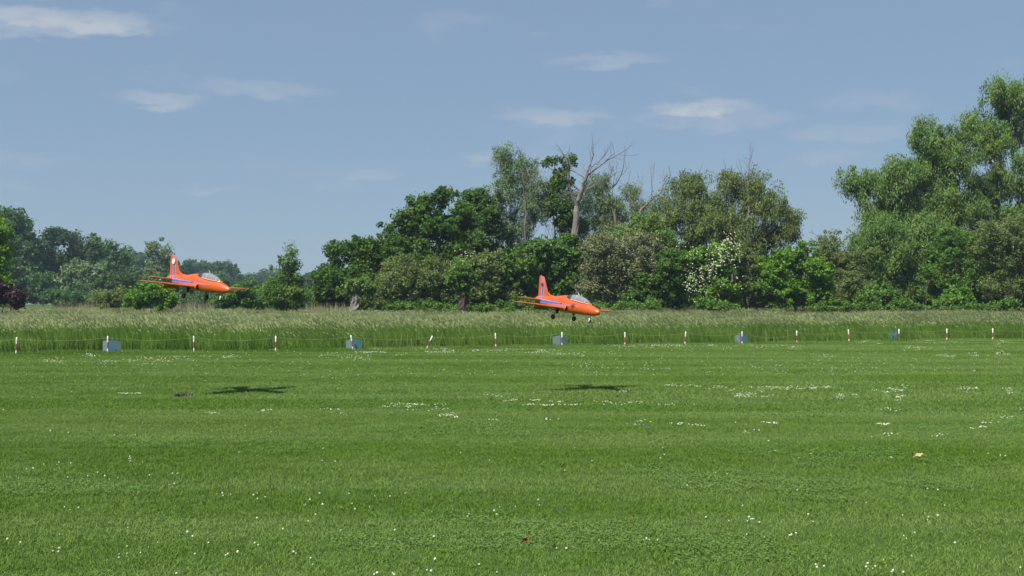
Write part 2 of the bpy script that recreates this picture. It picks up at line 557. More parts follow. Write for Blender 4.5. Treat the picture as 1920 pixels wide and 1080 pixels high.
def seed_stalks(rng, n, size, h0, h1, lean):
    """thin stalk with a drooping seed head: returns stalk part and head part"""
    p = np.zeros((n, 3)); p[:, :2] = (rng.random((n, 2)) - 0.5) * size
    h = h0 + (h1 - h0) * rng.random(n)
    off = np.stack([lean + 0.16 * rng.normal(size=n), 0.14 * rng.normal(size=n), np.ones(n)], 1)
    a = rng.random(n) * 6.283
    side = np.stack([np.cos(a), np.sin(a), np.zeros(n)], 1) * 0.0045
    mid = p + off * np.array([0.4, 0.4, 0.5]) * h[:, None]
    top = p + off * h[:, None]
    V1 = np.stack([p - side, p + side, mid + side, mid - side, top + side * .6, top - side * .6], 1).reshape(-1, 3)
    i = np.arange(n)[:, None] * 6
    Q1 = np.concatenate([i + np.array([[0, 1, 2, 3]]), i + np.array([[3, 2, 4, 5]])])
    hl = 0.10 + 0.12 * rng.random(n)
    d = off / np.linalg.norm(off, axis=1)[:, None]
    b0 = top - d * (hl * 0.5)[:, None]
    d2 = d + np.stack([lean * 2.2 + 0.3 * rng.normal(size=n), 0.3 * rng.normal(size=n), -0.25 * rng.random(n)], 1)
    b2 = b0 + d2 * hl[:, None]
    bm = (b0 + b2) / 2
    w = np.stack([np.cos(a), np.sin(a), np.zeros(n)], 1) * (0.009 + 0.011 * rng.random(n))[:, None]
    V2 = np.stack([b0, bm + w, b2, bm - w], 1).reshape(-1, 3)
    Q2 = np.arange(n)[:, None] * 4 + np.array([[0, 1, 2, 3]])
    t = rng.random(n)
    E = np.zeros((0, 3), int)
    return (V1, Q1, E, np.concatenate([t, t]) * 0.6), (V2, Q2, E, t)

def make_meadow():
    protos = []
    for k in range(9):
        dens = (0.25, 0.8, 1.4)[k // 3]
        lean = -0.22
        g = blades(rng, 240, 1.15, 0.45, 0.98, 0.020, 0.40, lean=(lean * .7, 0))
        g2 = blades(rng, 60, 1.15, 0.65, 1.08, 0.013, 0.35, lean=(lean, 0), tint0=.4)
        st, hd = seed_stalks(rng, int(84 * dens), 1.15, 0.92, 1.20, lean)
        protos.append(blade_mesh('meadow_tuft', [(*g, M['meadow']), (*g2, M['meadow']), (*st, M['meadow']), (*hd, M['seed'])]))
    pts = []; rot = []; scl = []; idx = []
    for y in np.arange(40, 106, 1.0):
        hw = 0.5 * y + 6
        x = np.arange(-hw, hw, 1.0)
        x = x + (rng.random(len(x)) - .5) * .5
        yy = y + (rng.random(len(x)) - .5) * .5
        s = fence_side(x, yy)
        ok = s > 0.75 + 0.35 * np.sin(0.8 * x + 1.3) * np.sin(0.37 * x)
        x, yy, s = x[ok], yy[ok], s[ok]; n = len(x)
        if n == 0: continue
        pts.append(np.stack([x, yy, gz(x, yy)], 1))
        r = np.zeros((n, 3)); r[:, 2] = rng.normal(size=n) * 0.45; rot.append(r)
        nz = 0.5 + 0.25 * np.sin(0.31 * x + 1.9 * np.sin(0.13 * yy)) + 0.25 * np.sin(0.17 * x - 0.37 * yy + 1.0)
        hz = (0.74 + 0.30 * rng.random(n) + 0.16 * nz) * (0.72 + 0.28 * sst(0.7, 2.2, s))
        w = 1.0 + 0.1 * rng.random(n)
        scl.append(np.stack([w, w, hz], 1))
        v = nz + 0.22 * rng.normal(size=n) + 0.5 * sst(2, 10, s) - 0.75 * (1 - sst(0.7, 5.0, s))
        kind = np.where(v < 0.42, 0, np.where(v < 0.85, 1, 2))
        idx.append(kind * 3 + rng.integers(0, 3, n))
    o = scatter('tall_meadow_grass', np.concatenate(pts), np.concatenate(rot), np.concatenate(scl), np.concatenate(idx), protos)
    tag(o, 'tall uncut meadow grass with pale seed heads behind the posts', 'grass', kind='stuff')
make_meadow()

# ------------------------------------------------------------------ trees and bushes
def wpt(px, py, Y):
    return np.array([(px - 960) / F * Y, Y, EYE + (HOR - py) / F * Y])

STY = {  # leaf length, width, clump radius, leaves per clump, clump density, hang, shell start
    'broad': dict(L=.26, W=.165, cr=.55, n=56, dens=1.05, hang=.15, r0=.45),
    'fine': dict(L=.20, W=.105, cr=.50, n=58, dens=1.0, hang=.2, r0=.35),
    'willow': dict(L=.25, W=.080, cr=.62, n=98, dens=1.05, hang=.85, r0=.35),
    'sparse': dict(L=.26, W=.07, cr=.50, n=30, dens=.62, hang=.6, r0=.25),
    'twiggy': dict(L=.185, W=.09, cr=.46, n=46, dens=1.05, hang=.0, r0=.40),
    'bush': dict(L=.215, W=.15, cr=.42, n=52, dens=1.05, hang=.1, r0=.45),
    'far': dict(L=.52, W=.34, cr=1.0, n=40, dens=1.0, hang=.15, r0=.5),
    'farw': dict(L=1.0, W=.7, cr=1.9, n=34, dens=.9, hang=.1, r0=.5),
}
NTRI = [0]

def crown_mesh(name, lobes, style, mat, rng, scale=1.0, dens=1.0):
    """lobes: (centre, radii) in metres. Clumps of leaves spread through each lobe, thicker towards its skin."""
    S = STY[style]
    CC = []; CO = []; CR = []
    # boughs: each big lobe carries rounded boughs with shaded hollows between them
    fine = []
    for (c, r) in lobes:
        rm = float(np.mean(r))
        if rm < S['cr'] * scale * 1.7:
            fine.append((c, r, 1.0)); continue
        nb = int(np.clip(5 + 4.0 * (rm / (S['cr'] * scale * 2.2)) ** 1.5, 6, 22))
        u = rng.normal(size=(nb, 3)); u /= np.linalg.norm(u, axis=1)[:, None]
        u[:, 2] += 0.15
        kf = np.clip(1.55 / math.sqrt(nb), 0.28, 0.55)
        for q in range(nb):
            f = kf * (0.75 + 0.55 * rng.random())
            fine.append((c + u[q] * r * (0.98 - 0.75 * f) * (0.85 + 0.2 * rng.random()), r * f * np.array([1.1, 1.1, 0.85]), 0.58))
        fine.append((c, r * 0.62, 0.6))
    for (c, r, dk) in fine:
        area = 4 * math.pi * ((r[0] * r[2]) ** 1.6 / 3 + (r[0] * r[1]) ** 1.6 / 3 + (r[1] * r[2]) ** 1.6 / 3) ** (1 / 1.6)
        n = max(3, int(dk * dens * S['dens'] * 1.25 * area / (math.pi * (S['cr'] * scale) ** 2)))
        u = rng.normal(size=(n, 3)); u /= np.linalg.norm(u, axis=1)[:, None]
        rr = S['r0'] + (1.06 - S['r0']) * rng.random(n) ** 0.55
        # lumpy outline
        lump = 1 + 0.16 * np.sin(3.1 * u[:, 0] + 4 * u[:, 2] + rng.random() * 6) + 0.10 * np.sin(7 * u[:, 2] - 5 * u[:, 0] + rng.random() * 6)
        spray = rng.random(n) < 0.13
        rr = np.where(spray, 1.04 + (0.06 if style in ('far', 'farw') else 0.26) * rng.random(n), rr)
        CC.append(c + u * (rr * lump)[:, None] * r)
        CO.append(u)
        CR.append(S['cr'] * scale * np.where(spray, 0.45 + 0.3 * rng.random(n), 0.55 + 0.8 * rng.random(n)))
    CC = np.concatenate(CC); CO = np.concatenate(CO); CR = np.concatenate(CR)
    k = len(CC); m = S['n']
    t0 = np.clip(0.45 + 0.20 * rng.normal(size=k), 0.02, 0.98)
    u = rng.normal(size=(k, m, 3)); u /= np.linalg.norm(u, axis=2)[:, :, None]
    q = u * (rng.random((k, m, 1)) ** 0.45)
    el_ = np.array([1.0, 1.0, 0.75 + 0.7 * S['hang']])
    C = (CC[:, None, :] + q * CR[:, None, None] * el_).reshape(-1, 3)
    N = k * m
    out = np.repeat(CO, m, 0)
    rnd = rng.normal(size=(N, 3))
    hang = np.array([0, 0, -1.0])
    ax = rnd * (0.8 - 0.3 * S['hang']) + out * 0.35 + hang * S['hang'] * 1.3
    nrm = out * 0.5 + np.array([0, 0, 0.55]) + 0.75 * rng.normal(size=(N, 3))
    sz = scale * (0.6 + 0.7 * rng.random(N))
    V, Q = leaf_quads(rng, C, ax, nrm, S['L'] * sz, S['W'] * sz)
    ti = np.clip(np.repeat(t0, m) + 0.13 * rng.normal(size=N), 0, 1)
    NTRI[0] += 2 * N
    return mesh_np(name, V, Q, tint=ti, mats=[mat]), CC, CO

def limb(mb, rng, a, b, r0, r1, wob=0.06, k=5, seg=4):
    a = np.asarray(a, float); b = np.asarray(b, float)
    L = np.linalg.norm(b - a)
    P = [a + (b - a) * t + (rng.normal(size=3) * wob * L * (0 < t < 1)) for t in np.linspace(0, 1, seg + 1)]
    mb.tube(P, np.linspace(r0, r1, seg + 1), k)
    return P

def twig_tree(mb, rng, a, d, L, r, depth, spread=0.5, up=0.12, kids=(2, 3), shrink=0.68):
    """bare branching wood"""
    n = 4
    P = [np.asarray(a, float)]
    d = np.asarray(d, float) / np.linalg.norm(d)
    for i in range(n):
        d = d + rng.normal(size=3) * 0.14 + np.array([0, 0, up * 0.4]); d /= np.linalg.norm(d)
        P.append(P[-1] + d * L / n)
    mb.tube(P, np.linspace(r, r * 0.62, n + 1), 5 if depth > 1 else 4, cap=depth <= 0)
    if depth <= 0: return
    for j in range(rng.integers(kids[0], kids[1] + 1)):
        i = n if j == 0 else int(rng.integers(2, n + 1))
        s = rng.normal(size=3) * spread
        if j == 0: s *= 0.5
        twig_tree(mb, rng, P[i], d + s + np.array([0, 0, up]), L * shrink * (0.8 + 0.4 * rng.random()), r * (0.6 if j == 0 else 0.45), depth - 1, spread, up, kids, shrink)

def plant(name, label, cat, lobes_px, Y, style, mat, seed, trunk_px=None, scale=1.0, dens=1.0, depth=0.85, group=None,
          tr=None, twigs=0, blossom=None, jit=0.35, bark='bark', crown_name='crown', twl=0.8):
    rng = np.random.default_rng(seed)
    lobes = []
    for (px, py, rx, ry) in lobes_px:
        c = wpt(px, py, Y)
        r = np.array([rx / F * Y, max(0.3, depth * 0.5 * (rx + ry) / F * Y), ry / F * Y])
        c[1] += (rng.random() - 0.5) * 2 * jit * r[1] + 0.0
        lobes.append((c, r))
    cx = trunk_px if trunk_px is not None else np.mean([l[0] for l in lobes_px])
    bx = (cx - 960) / F * Y
    base = np.array([bx, Y, float(gz(bx, Y))])
    root = empty(name, base)
    tag(root, label, cat, group)
    me, CC, CO = crown_mesh('crown', lobes, style, mat, rng, scale, dens)
    me.transform(Matrix.Translation(-Vector(base)))
    cr = obj(crown_name, me, root)
    # trunk, limbs and twigs
    mb = MB()
    top = max(l[0][2] for l in lobes)
    H = top - base[2]
    r0 = tr if tr else max(0.05, 0.022 * H)
    zero = np.zeros(3)
    fork = np.array([0.0, 0.0, 0.30 * H])
    limb(mb, rng, (0, 0, -0.15), fork, r0 * 1.15, r0 * 0.85, 0.02, 8, 4)
    CCl = CC - base
    ends = []
    for (c, r) in lobes:
        c = c - base
        P = limb(mb, rng, fork * (0.6 + 0.4 * rng.random()), c + np.array([0, 0, -0.2]) * r, r0 * 0.55, r0 * 0.16, 0.05, 5, 5)
        dd = np.linalg.norm((CCl - c) / r, axis=1)
        near = np.where(dd < 1.15)[0]
        if len(near):
            for j in rng.choice(near, min(len(near), 9 + twigs), replace=False):
                ends.append(j)
                limb(mb, rng, P[int(rng.integers(2, 6))], CCl[j], r0 * 0.13, max(0.008, r0 * 0.03), 0.06, 4, 3)
    if twigs:
        for q in range(twigs * 3):
            j = ends[int(rng.integers(0, len(ends)))]
            if CO[j][2] < -0.2: continue
            twig_tree(mb, rng, CCl[j], CO[j] + np.array([0, 0, 0.5]), twl * (0.6 + 0.7 * rng.random()), 0.022, 1, 0.5)
    mb.build('trunk', M[bark], root)
    # umbels of white blossom on the skin of the crown
    if blossom:
        n, fn = blossom
        cand = np.where((CO[:, 1] < 0.5) & (CO[:, 2] > -0.75))[0]
        Vb = []; Qb = []; nb = 0
        w = np.array([fn(960 + p[0] / p[1] * F, HOR - (p[2] - EYE) / p[1] * F) for p in CC[cand]])
        if w.sum() > 0:
            pick = rng.choice(cand, n, replace=True, p=w / w.sum())
            cs = []; ns = []
            for j in pick:
                m = int(rng.integers(1, 5))
                for _ in range(m):
                    cs.append(CC[j] - base + CO[j] * 0.35 + rng.normal(size=3) * 0.28 + np.array([0, -0.25, 0.15]))
                    ns.append(CO[j] * 0.4 + np.array([-0.1, -0.5, 0.7]) + 0.25 * rng.normal(size=3))
            cs = np.array(cs); ns = np.array(ns)
            k = 6
            ns /= np.linalg.norm(ns, axis=1)[:, None]
            uu = np.cross(ns, [0.2, 0.9, 0.1]); uu /= np.linalg.norm(uu, axis=1)[:, None]
            vv = np.cross(ns, uu)
            rr = 0.026 + 0.036 * rng.random(len(cs))
            V = [cs + ns * 0.04]
            for a in range(k):
                t = a * 6.283 / k
                V.append(cs + (math.cos(t) * uu + math.sin(t) * vv) * (rr * (0.8 + 0.4 * rng.random(len(cs))))[:, None])
            V = np.stack(V, 1).reshape(-1, 3)
            T = np.concatenate([np.arange(len(cs))[:, None] * (k + 1) + np.array([[0, 1 + a, 1 + (a + 1) % k]]) for a in range(k)])
            obj('blossom', mesh_np('blossom', V, None, T, mats=[M['blossom']]), root)
    return root, base

LF = {
    'willow': mat_leaf('willow_leaves', (0.088, 0.157, 0.036), (0.212, 0.338, 0.085)),
    'willow_grey': mat_leaf('grey_willow_leaves', (0.103, 0.167, 0.067), (0.225, 0.315, 0.145)),
    'olive': mat_leaf('olive_leaves', (0.095, 0.139, 0.038), (0.212, 0.284, 0.090)),
    'brown': mat_leaf('brownish_leaves', (0.120, 0.142, 0.058), (0.235, 0.270, 0.125), trans=0.25, hue_amt=0.12),
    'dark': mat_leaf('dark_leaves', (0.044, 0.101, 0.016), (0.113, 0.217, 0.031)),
    'mid': mat_leaf('mid_leaves', (0.067, 0.145, 0.024), (0.155, 0.277, 0.052)),
    'bright': mat_leaf('bright_leaves', (0.080, 0.181, 0.018), (0.181, 0.350, 0.044)),
    'yellow': mat_leaf('yellow_green_leaves', (0.110, 0.219, 0.018), (0.232, 0.399, 0.038)),
    'purple': mat_leaf('purple_leaves', (0.038, 0.024, 0.026), (0.090, 0.049, 0.054), trans=0.15),
    'far': mat_leaf('far_leaves', (0.046, 0.111, 0.031), (0.116, 0.206, 0.062)),
    'fardark': mat_leaf('far_dark_leaves', (0.035, 0.082, 0.028), (0.082, 0.155, 0.052)),
}

# --- tall willows to the right
plant('willow_tree', 'tallest willow, feathery green crown rising above all other trees at the wood edge', 'tree',
      [(1882, 178, 40, 42), (1930, 225, 55, 70), (1868, 275, 45, 50), (1935, 330, 55, 70), (1862, 350, 42, 50), (1975, 185, 50, 60), (1990, 300, 60, 90), (1905, 420, 60, 40), (1850, 225, 20, 26)],
      101, 'willow', LF['willow'], 11, 1893, tr=0.34)
plant('willow_tree', 'feathery willow with a double-humped crown next to the tallest willow', 'tree',
      [(1735, 262, 34, 40), (1760, 325, 52, 52), (1705, 345, 42, 42), (1800, 300, 38, 60), (1772, 400, 66, 48), (1812, 248, 24, 32), (1835, 385, 36, 50), (1725, 400, 40, 40)],
      100, 'willow', LF['willow'], 12, 1795, tr=0.30)
plant('willow_tree', 'willow leaning far out with a drooping bough over open sky', 'tree',
      [(1594, 336, 24, 20), (1622, 352, 34, 30), (1662, 345, 36, 34), (1690, 325, 30, 32), (1626, 390, 24, 24), (1680, 390, 52, 40), (1655, 425, 34, 30), (1720, 430, 50, 34)],
      98, 'willow', LF['willow'], 13, 1752, tr=0.28)
# --- trees in the middle
plant('willow_tree', 'round olive willow standing beside the leaning dead trunk', 'tree',
      [(1290, 352, 34, 28), (1270, 395, 40, 42), (1328, 392, 38, 40), (1250, 425, 32, 30), (1310, 440, 50, 40)],
      103, 'willow', LF['olive'], 14, 1300, twigs=2, tr=0.2, dens=0.95)
plant('willow_tree', 'broad olive willow with bare twigs sticking out of its top', 'tree',
      [(1400, 370, 38, 40), (1370, 345, 20, 32), (1440, 395, 42, 38), (1480, 418, 24, 26), (1400, 440, 66, 40), (1350, 425, 45, 40), (1465, 450, 36, 30), (1425, 345, 22, 24)],
      102, 'willow', LF['olive'], 15, 1405, twigs=4, tr=0.2, dens=0.9)
plant('silver_willow', 'tall slender grey-green willow with airy crown beside the dead trees', 'tree',
      [(948, 298, 26, 32), (962, 345, 36, 40), (935, 375, 34, 40), (1000, 395, 40, 42), (960, 430, 48, 40), (1005, 340, 24, 36), (985, 310, 16, 22)],
      106, 'sparse', LF['willow_grey'], 16, 965, twigs=3, tr=0.2, dens=2.0, bark='dead')
plant('leafy_tree', 'small dark tree with a lone leafy tuft left of the dead trunk', 'tree',
      [(1040, 304, 22, 16), (1050, 338, 24, 22), (1030, 375, 26, 40), (1058, 405, 26, 40), (1070, 300, 10, 14)],
      107, 'broad', LF['dark'], 17, 1045, tr=0.14, dens=0.8)
plant('silver_willow', 'thin grey-green willow growing behind the dead trees', 'tree',
      [(1110, 385, 34, 50), (1150, 402, 36, 40), (1205, 402, 32, 38), (1105, 440, 60, 34), (1190, 365, 22, 24), (1130, 350, 20, 26), (1215, 440, 40, 30), (1062, 375, 22, 34), (1075, 420, 34, 34), (1160, 430, 40, 30)],
      110, 'sparse', LF['willow_grey'], 18, 1150, twigs=2, tr=0.14, dens=1.9)
plant('leafy_tree', 'dark open tree showing trunks and sky through its crown', 'tree',
      [(898, 368, 32, 28), (878, 408, 30, 38), (915, 420, 34, 40), (890, 470, 46, 40), (860, 450, 24, 30)],
      104, 'broad', LF['dark'], 19, 895, tr=0.2, dens=1.1)
plant('leafy_tree', 'big dense dark green tree with a rounded crown', 'tree',
      [(796, 382, 28, 24), (828, 374, 26, 24), (764, 412, 28, 28), (812, 420, 50, 42), (750, 452, 34, 36), (740, 486, 38, 40), (800, 492, 60, 42), (728, 440, 16, 22), (862, 412, 22, 38), (850, 478, 34, 40), (712, 482, 24, 30)],
      98, 'broad', LF['dark'], 20, 800, tr=0.26)
plant('leafy_tree', 'low dark green tree sloping down at the end of the wood', 'tree',
      [(650, 485, 36, 38), (692, 472, 30, 32), (620, 515, 25, 36), (660, 535, 52, 36), (700, 515, 36, 40), (606, 552, 24, 24), (632, 555, 30, 24)],
      97, 'broad', LF['dark'], 21, 660, tr=0.2)
# --- bushes along the wood edge
bush_mat = LF
plant('hedge_bush', 'olive thicket under the big dense dark green tree', 'bush',
      [(740, 520, 36, 36), (780, 530, 40, 42), (822, 518, 36, 42), (722, 556, 36, 26), (800, 560, 46, 26), (760, 505, 25, 25)],
      93, 'fine', LF['olive'], 31, twigs=2)
plant('hedge_bush', 'green bush between the dark pollard trunk and the big round bush', 'bush',
      [(925, 520, 30, 42), (900, 556, 30, 28), (945, 555, 28, 28), (905, 500, 28, 24)],
      93, 'bush', LF['olive'], 32, twigs=1)
plant('elder_bush', 'elder bush showing a pale strip of blossom behind the dark pollard', 'bush',
      [(866, 502, 36, 18), (840, 530, 24, 30), (885, 530, 26, 28)],
      95, 'bush', LF['mid'], 33, blossom=(34, lambda x, y: 1.0 if y < 503 else 0.02))
plant('hedge_bush', 'large rounded fresh green bush below the dead trunk', 'bush',
      [(1000, 492, 50, 44), (1045, 485, 34, 40), (960, 508, 36, 46), (1000, 545, 56, 36), (1052, 540, 34, 38), (955, 555, 30, 26), (1078, 480, 26, 34), (1072, 450, 16, 16)],
      94, 'bush', LF['mid'], 34)
plant('hedge_bush', 'wide grey-brown twiggy bush beside the fresh green bush', 'bush',
      [(1128, 485, 46, 48), (1180, 472, 50, 42), (1150, 535, 56, 42), (1222, 470, 30, 36), (1108, 540, 34, 38), (1205, 515, 36, 40)],
      92.5, 'twiggy', LF['brown'], 35, twigs=4, bark='dead')
plant('elder_bush', 'small dark elder with scattered blossoms at the grey-brown bush', 'bush',
      [(1252, 515, 28, 38), (1222, 548, 36, 32), (1264, 488, 22, 22), (1190, 558, 26, 22)],
      91, 'bush', LF['dark'], 36, blossom=(10, lambda x, y: 1.0))
plant('hedge_bush', 'light green bush peeping up behind the grey-brown bush', 'bush',
      [(1215, 428, 36, 32), (1178, 445, 28, 26), (1242, 450, 30, 30)],
      99, 'fine', LF['willow'], 37, twigs=1)
plant('elder_bush', 'elder bush covered with bands of creamy white blossom', 'bush',
      [(1318, 495, 34, 34), (1352, 490, 30, 32), (1288, 540, 30, 36), (1362, 540, 30, 36), (1306, 486, 24, 18), (1330, 560, 40, 22)],
      91.5, 'bush', LF['bright'], 38,
      blossom=(420, lambda x, y: (1.0 if abs((y - 470) + (x - 1362) * 0.95 - 10) < 26 and y < 545 else 0.055) if x < 1390 else 0.02))
plant('hedge_bush', 'dark olive bush squeezed between the blossoming elder and the bright bush', 'bush',
      [(1402, 495, 30, 44), (1394, 548, 32, 32), (1425, 555, 26, 24), (1375, 475, 26, 30)],
      93, 'twiggy', LF['olive'], 39, twigs=1)
plant('hedge_bush', 'bright green round bush in front of the broad olive willow', 'bush',
      [(1450, 510, 30, 40), (1474, 486, 20, 26), (1504, 490, 28, 34), (1533, 512, 24, 38), (1480, 545, 50, 32), (1546, 545, 22, 30), (1432, 545, 20, 28), (1512, 462, 12, 14)],
      92, 'bush', LF['bright'], 40)
plant('hedge_bush', 'brownish bush in the gap beside the bright green bush', 'bush',
      [(1572, 482, 40, 44), (1612, 500, 38, 54), (1588, 545, 46, 36), (1545, 470, 18, 28)],
      95, 'twiggy', LF['olive'], 41, twigs=3)
plant('willow_bush', 'soft green willow scrub beneath the leaning willow', 'bush',
      [(1650, 452, 50, 40), (1702, 470, 54, 50), (1742, 448, 48, 40), (1690, 530, 56, 48), (1615, 470, 30, 36)],
      96, 'willow', LF['willow'], 42, tr=0.09)
plant('willow_bush', 'dusky green scrub beneath the double-humped willow', 'bush',
      [(1782, 478, 46, 54), (1802, 535, 46, 46), (1752, 530, 36, 48), (1830, 470, 36, 44)],
      94, 'fine', LF['mid'], 43, twigs=2)
plant('elder_bush', 'tan-green bush with a few white blossoms beneath the tallest willow', 'bush',
      [(1855, 460, 42, 46), (1902, 445, 44, 46), (1882, 520, 56, 56), (1935, 515, 46, 60), (1960, 460, 44, 60)],
      92, 'twiggy', LF['olive'], 44, twigs=3, blossom=(9, lambda x, y: 1.0))
plant('hedge_bush', 'low leafy bush at the foot of the soft willow scrub', 'bush',
      [(1640, 555, 34, 24), (1668, 560, 24, 20)], 90.5, 'bush', LF['mid'], 45)
plant('hedge_bush', 'low leafy bush at the foot of the dusky scrub', 'bush',
      [(1806, 560, 30, 20), (1780, 562, 22, 18)], 90.5, 'bush', LF['bright'], 46)
plant('hedge_bush', 'upright bush with a bare twiggy tip standing apart from the wood', 'bush',
      [(530, 538, 32, 34), (538, 508, 22, 28), (508, 556, 24, 22), (552, 552, 22, 26), (532, 566, 38, 18), (543, 484, 13, 18), (546, 466, 6, 9)],
      92, 'fine', LF['mid'], 47, twigs=9, twl=1.0, bark='dead')
plant('hedge_bush', 'low dark bush among the dry reeds', 'bush',
      [(420, 562, 28, 17), (458, 556, 28, 20), (482, 562, 18, 16)], 97, 'bush', LF['mid'], 48)
plant('elder_bush', 'fresh green bush dotted with white blossom beside the dry reeds', 'bush',
      [(284, 556, 40, 24), (258, 563, 22, 18), (312, 562, 18, 18)], 88, 'bush', LF['bright'], 49, blossom=(6, lambda x, y: 1.0))
plant('hedge_bush', 'low olive bush next to the blossom-dotted bush', 'bush',
      [(205, 562, 34, 18), (182, 566, 18, 14), (228, 558, 20, 16)], 90, 'fine', LF['olive'], 50)
plant('purple_bush', 'dark purple-leaved bush at the end of the meadow', 'bush',
      [(12, 553, 28, 25), (-8, 545, 22, 20), (36, 562, 13, 16), (-40, 550, 30, 28)], 84, 'bush', LF['purple'], 51)
plant('leafy_tree', 'yellow-green tree beside the purple-leaved bush', 'tree',
      [(-8, 440, 22, 32), (-14, 495, 30, 45), (-40, 450, 36, 50), (2, 530, 14, 25)], 86, 'broad', LF['yellow'], 52)

# pollarded willows: thick short trunk with a leafy head
def pollard(label, px, Y, r, h, lobes, mat, seed, wood):
    rng = np.random.default_rng(seed)
    root, base = plant('pollard_willow', label, 'tree', lobes, Y, 'bush', mat, seed, px, tr=0.1)
    mb = MB()
    k, nr = 14, 12
    V = []
    for i in range(nr):
        f = i / (nr - 1)
        rr = r * (1.40 - 0.75 * f + 0.12 * f * f)
        for j in range(k):
            a = j * 6.2832 / k
            g = rr * (1 + 0.14 * math.sin(3 * a + seed) + 0.09 * math.sin(5 * a + 4 * f + seed) + 0.10 * rng.normal())
            V.append((g * math.cos(a) + 0.12 * math.sin(2.5 * f + seed), g * math.sin(a), -0.1 + f * (h + 0.7)))
    mb.add(V, [(i * k + j, i * k + (j + 1) % k, (i + 1) * k + (j + 1) % k, (i + 1) * k + j) for i in range(nr - 1) for j in range(k)])
    for q in range(10):
        a = q * 0.63
        mb.tube([(math.cos(a) * r * .5, math.sin(a) * r * .5, h * .9), (math.cos(a) * r * 1.1, math.sin(a) * r * 1.1, h * 1.25)], [0.06, 0.03], 5)
    mb.build('bole', M[wood], root)
pollard('short pollard willow with pale grey bole and light leafy head', 667, 88.0, 0.40, 1.9, [(676, 538, 26, 15), (656, 546, 18, 12), (686, 553, 16, 12), (668, 530, 16, 10), (668, 555, 12, 7)], LF['willow'], 61, 'dead')
pollard('dark pollard willow with dense head and a thick bole darkened for shade', 866, 89.0, 0.42, 2.1, [(864, 520, 26, 20), (848, 537, 20, 14), (880, 539, 20, 14), (866, 505, 18, 12), (866, 549, 15, 9)], LF['mid'], 62, 'shaded_bark')

# dead trees
def dead_tree(label, px, Y, base_py, path, r, seed, kids, wood='dead'):
    """path: main stem in picture points; kids: list of (index on path, direction, length, radius, depth)"""
    rng = np.random.default_rng(seed)
    bx = (px - 960) / F * Y
    base = np.array([bx, Y, float(gz(bx, Y))])
    root = empty('dead_tree', base)
    tag(root, label, 'tree')
    pts = [np.array([0, 0, -0.1])]
    for (x, y) in path:
        pts.append(wpt(x, y, Y) - base + np.array([0, (rng.random() - .5) * 0.6, 0]))
    mb = MB()
    r *= 0.74
    fine = [pts[0]]
    for a, b in zip(pts[:-1], pts[1:]):
        for q in (1, 2, 3): fine.append(a + (b - a) * q / 3 + rng.normal(size=3) * 0.05)
    rad_ = r * (0.13 + 0.87 * (1 - np.linspace(0, 1, len(fine))) ** 1.5) * (1 + 0.13 * rng.normal(size=len(fine)))
    mb.tube(fine, rad_, 9)
    mb.build('trunk', M[wood], root)
    if r > 0.16:
        for q in range(6):
            i = int(rng.integers(3, len(pts)))
            kids = list(kids) + [(i, (rng.normal(), 0.5 * rng.normal(), 0.7), 0.7 + 0.6 * rng.random(), 0.035, 2)]
    for (i, d, L, rr, dep) in kids:
        mk = MB()
        twig_tree(mk, rng, pts[i], d, L * 0.82, rr * 0.66, dep, 0.42, 0.16, (2, 3), 0.66)
        mk.build('branch', M[wood], root)
    return root
dead_tree('big bleached dead tree with forked bare branches', 1080, 104, 440,
          [(1078, 470), (1079, 420), (1081, 385), (1090, 360), (1098, 335), (1104, 318), (1109, 303), (1113, 290)], 0.56, 71,
          [(4, (-0.9, 0, 1.1), 2.6, .13, 2), (3, (-0.5, 0.2, 1.2), 2.9, .20, 3), (5, (-0.8, 0, 0.6), 1.7, .08, 2), (5, (1.0, 0.1, 0.6), 2.6, .12, 3), (4, (1.0, -0.1, 0.5), 2.4, .12, 3),
           (6, (0.9, 0, 0.9), 1.6, .07, 3), (7, (-0.3, 0, 1), 0.9, .04, 2), (4, (0.9, 0, 0.25), 1.6, .11, 2), (3, (0.6, -0.2, 1.0), 2.2, .13, 3)])
dead_tree('slim dark dead tree behind the big bleached one', 1152, 104.5, 440,
          [(1152, 470), (1154, 425), (1150, 395), (1146, 375), (1150, 350), (1153, 330)], 0.24, 72,
          [(5, (0.9, 0, 1.0), 2.0, .08, 3), (4, (-0.4, 0, 1), 1.4, .06, 2), (6, (-0.1, 0, 1), 0.9, .04, 2), (5, (-0.6, 0.1, 0.9), 1.1, .05, 2)], 'bark')
dead_tree('dead trunk leaning steeply aside with upturned bare branches', 1168, 104, 440,
          [(1168, 470), (1172, 430), (1188, 410), (1204, 392), (1222, 374), (1240, 360), (1252, 344)], 0.36, 73,
          [(4, (-0.3, 0, 1), 1.6, .07, 3), (5, (-0.2, 0, 1), 1.7, .07, 3), (6, (0.1, 0, 1), 1.0, .05, 2), (3, (-0.2, 0, 1), 2.2, .09, 3), (7, (0.3, 0, 1), 1.1, .05, 2), (4, (0.9, 0.1, 0.4), 1.1, .05, 2)])
dead_tree('pale bare stem inside the slender silver willow', 985, 103, 440,
          [(985, 470), (985, 400), (983, 370), (982, 350)], 0.22, 74,
          [(3, (0.5, 0, 1), 1.8, .09, 2), (3, (-0.4, 0, 1), 1.6, .08, 2), (4, (0, 0, 1), 1.2, .06, 2)])
dead_tree('thin bare spire rising out of the broad olive willow', 1402, 101.4, 440,
          [(1402, 470), (1404, 400), (1403, 350), (1406, 310), (1408, 290)], 0.17, 75,
          [(3, (-0.5, 0, 1), 1.5, .06, 3), (4, (0.3, 0, 1), 1.2, .05, 2), (3, (0.4, 0, 1), 1.4, .05, 3), (5, (0, 0, 1), 0.8, .03, 2)])
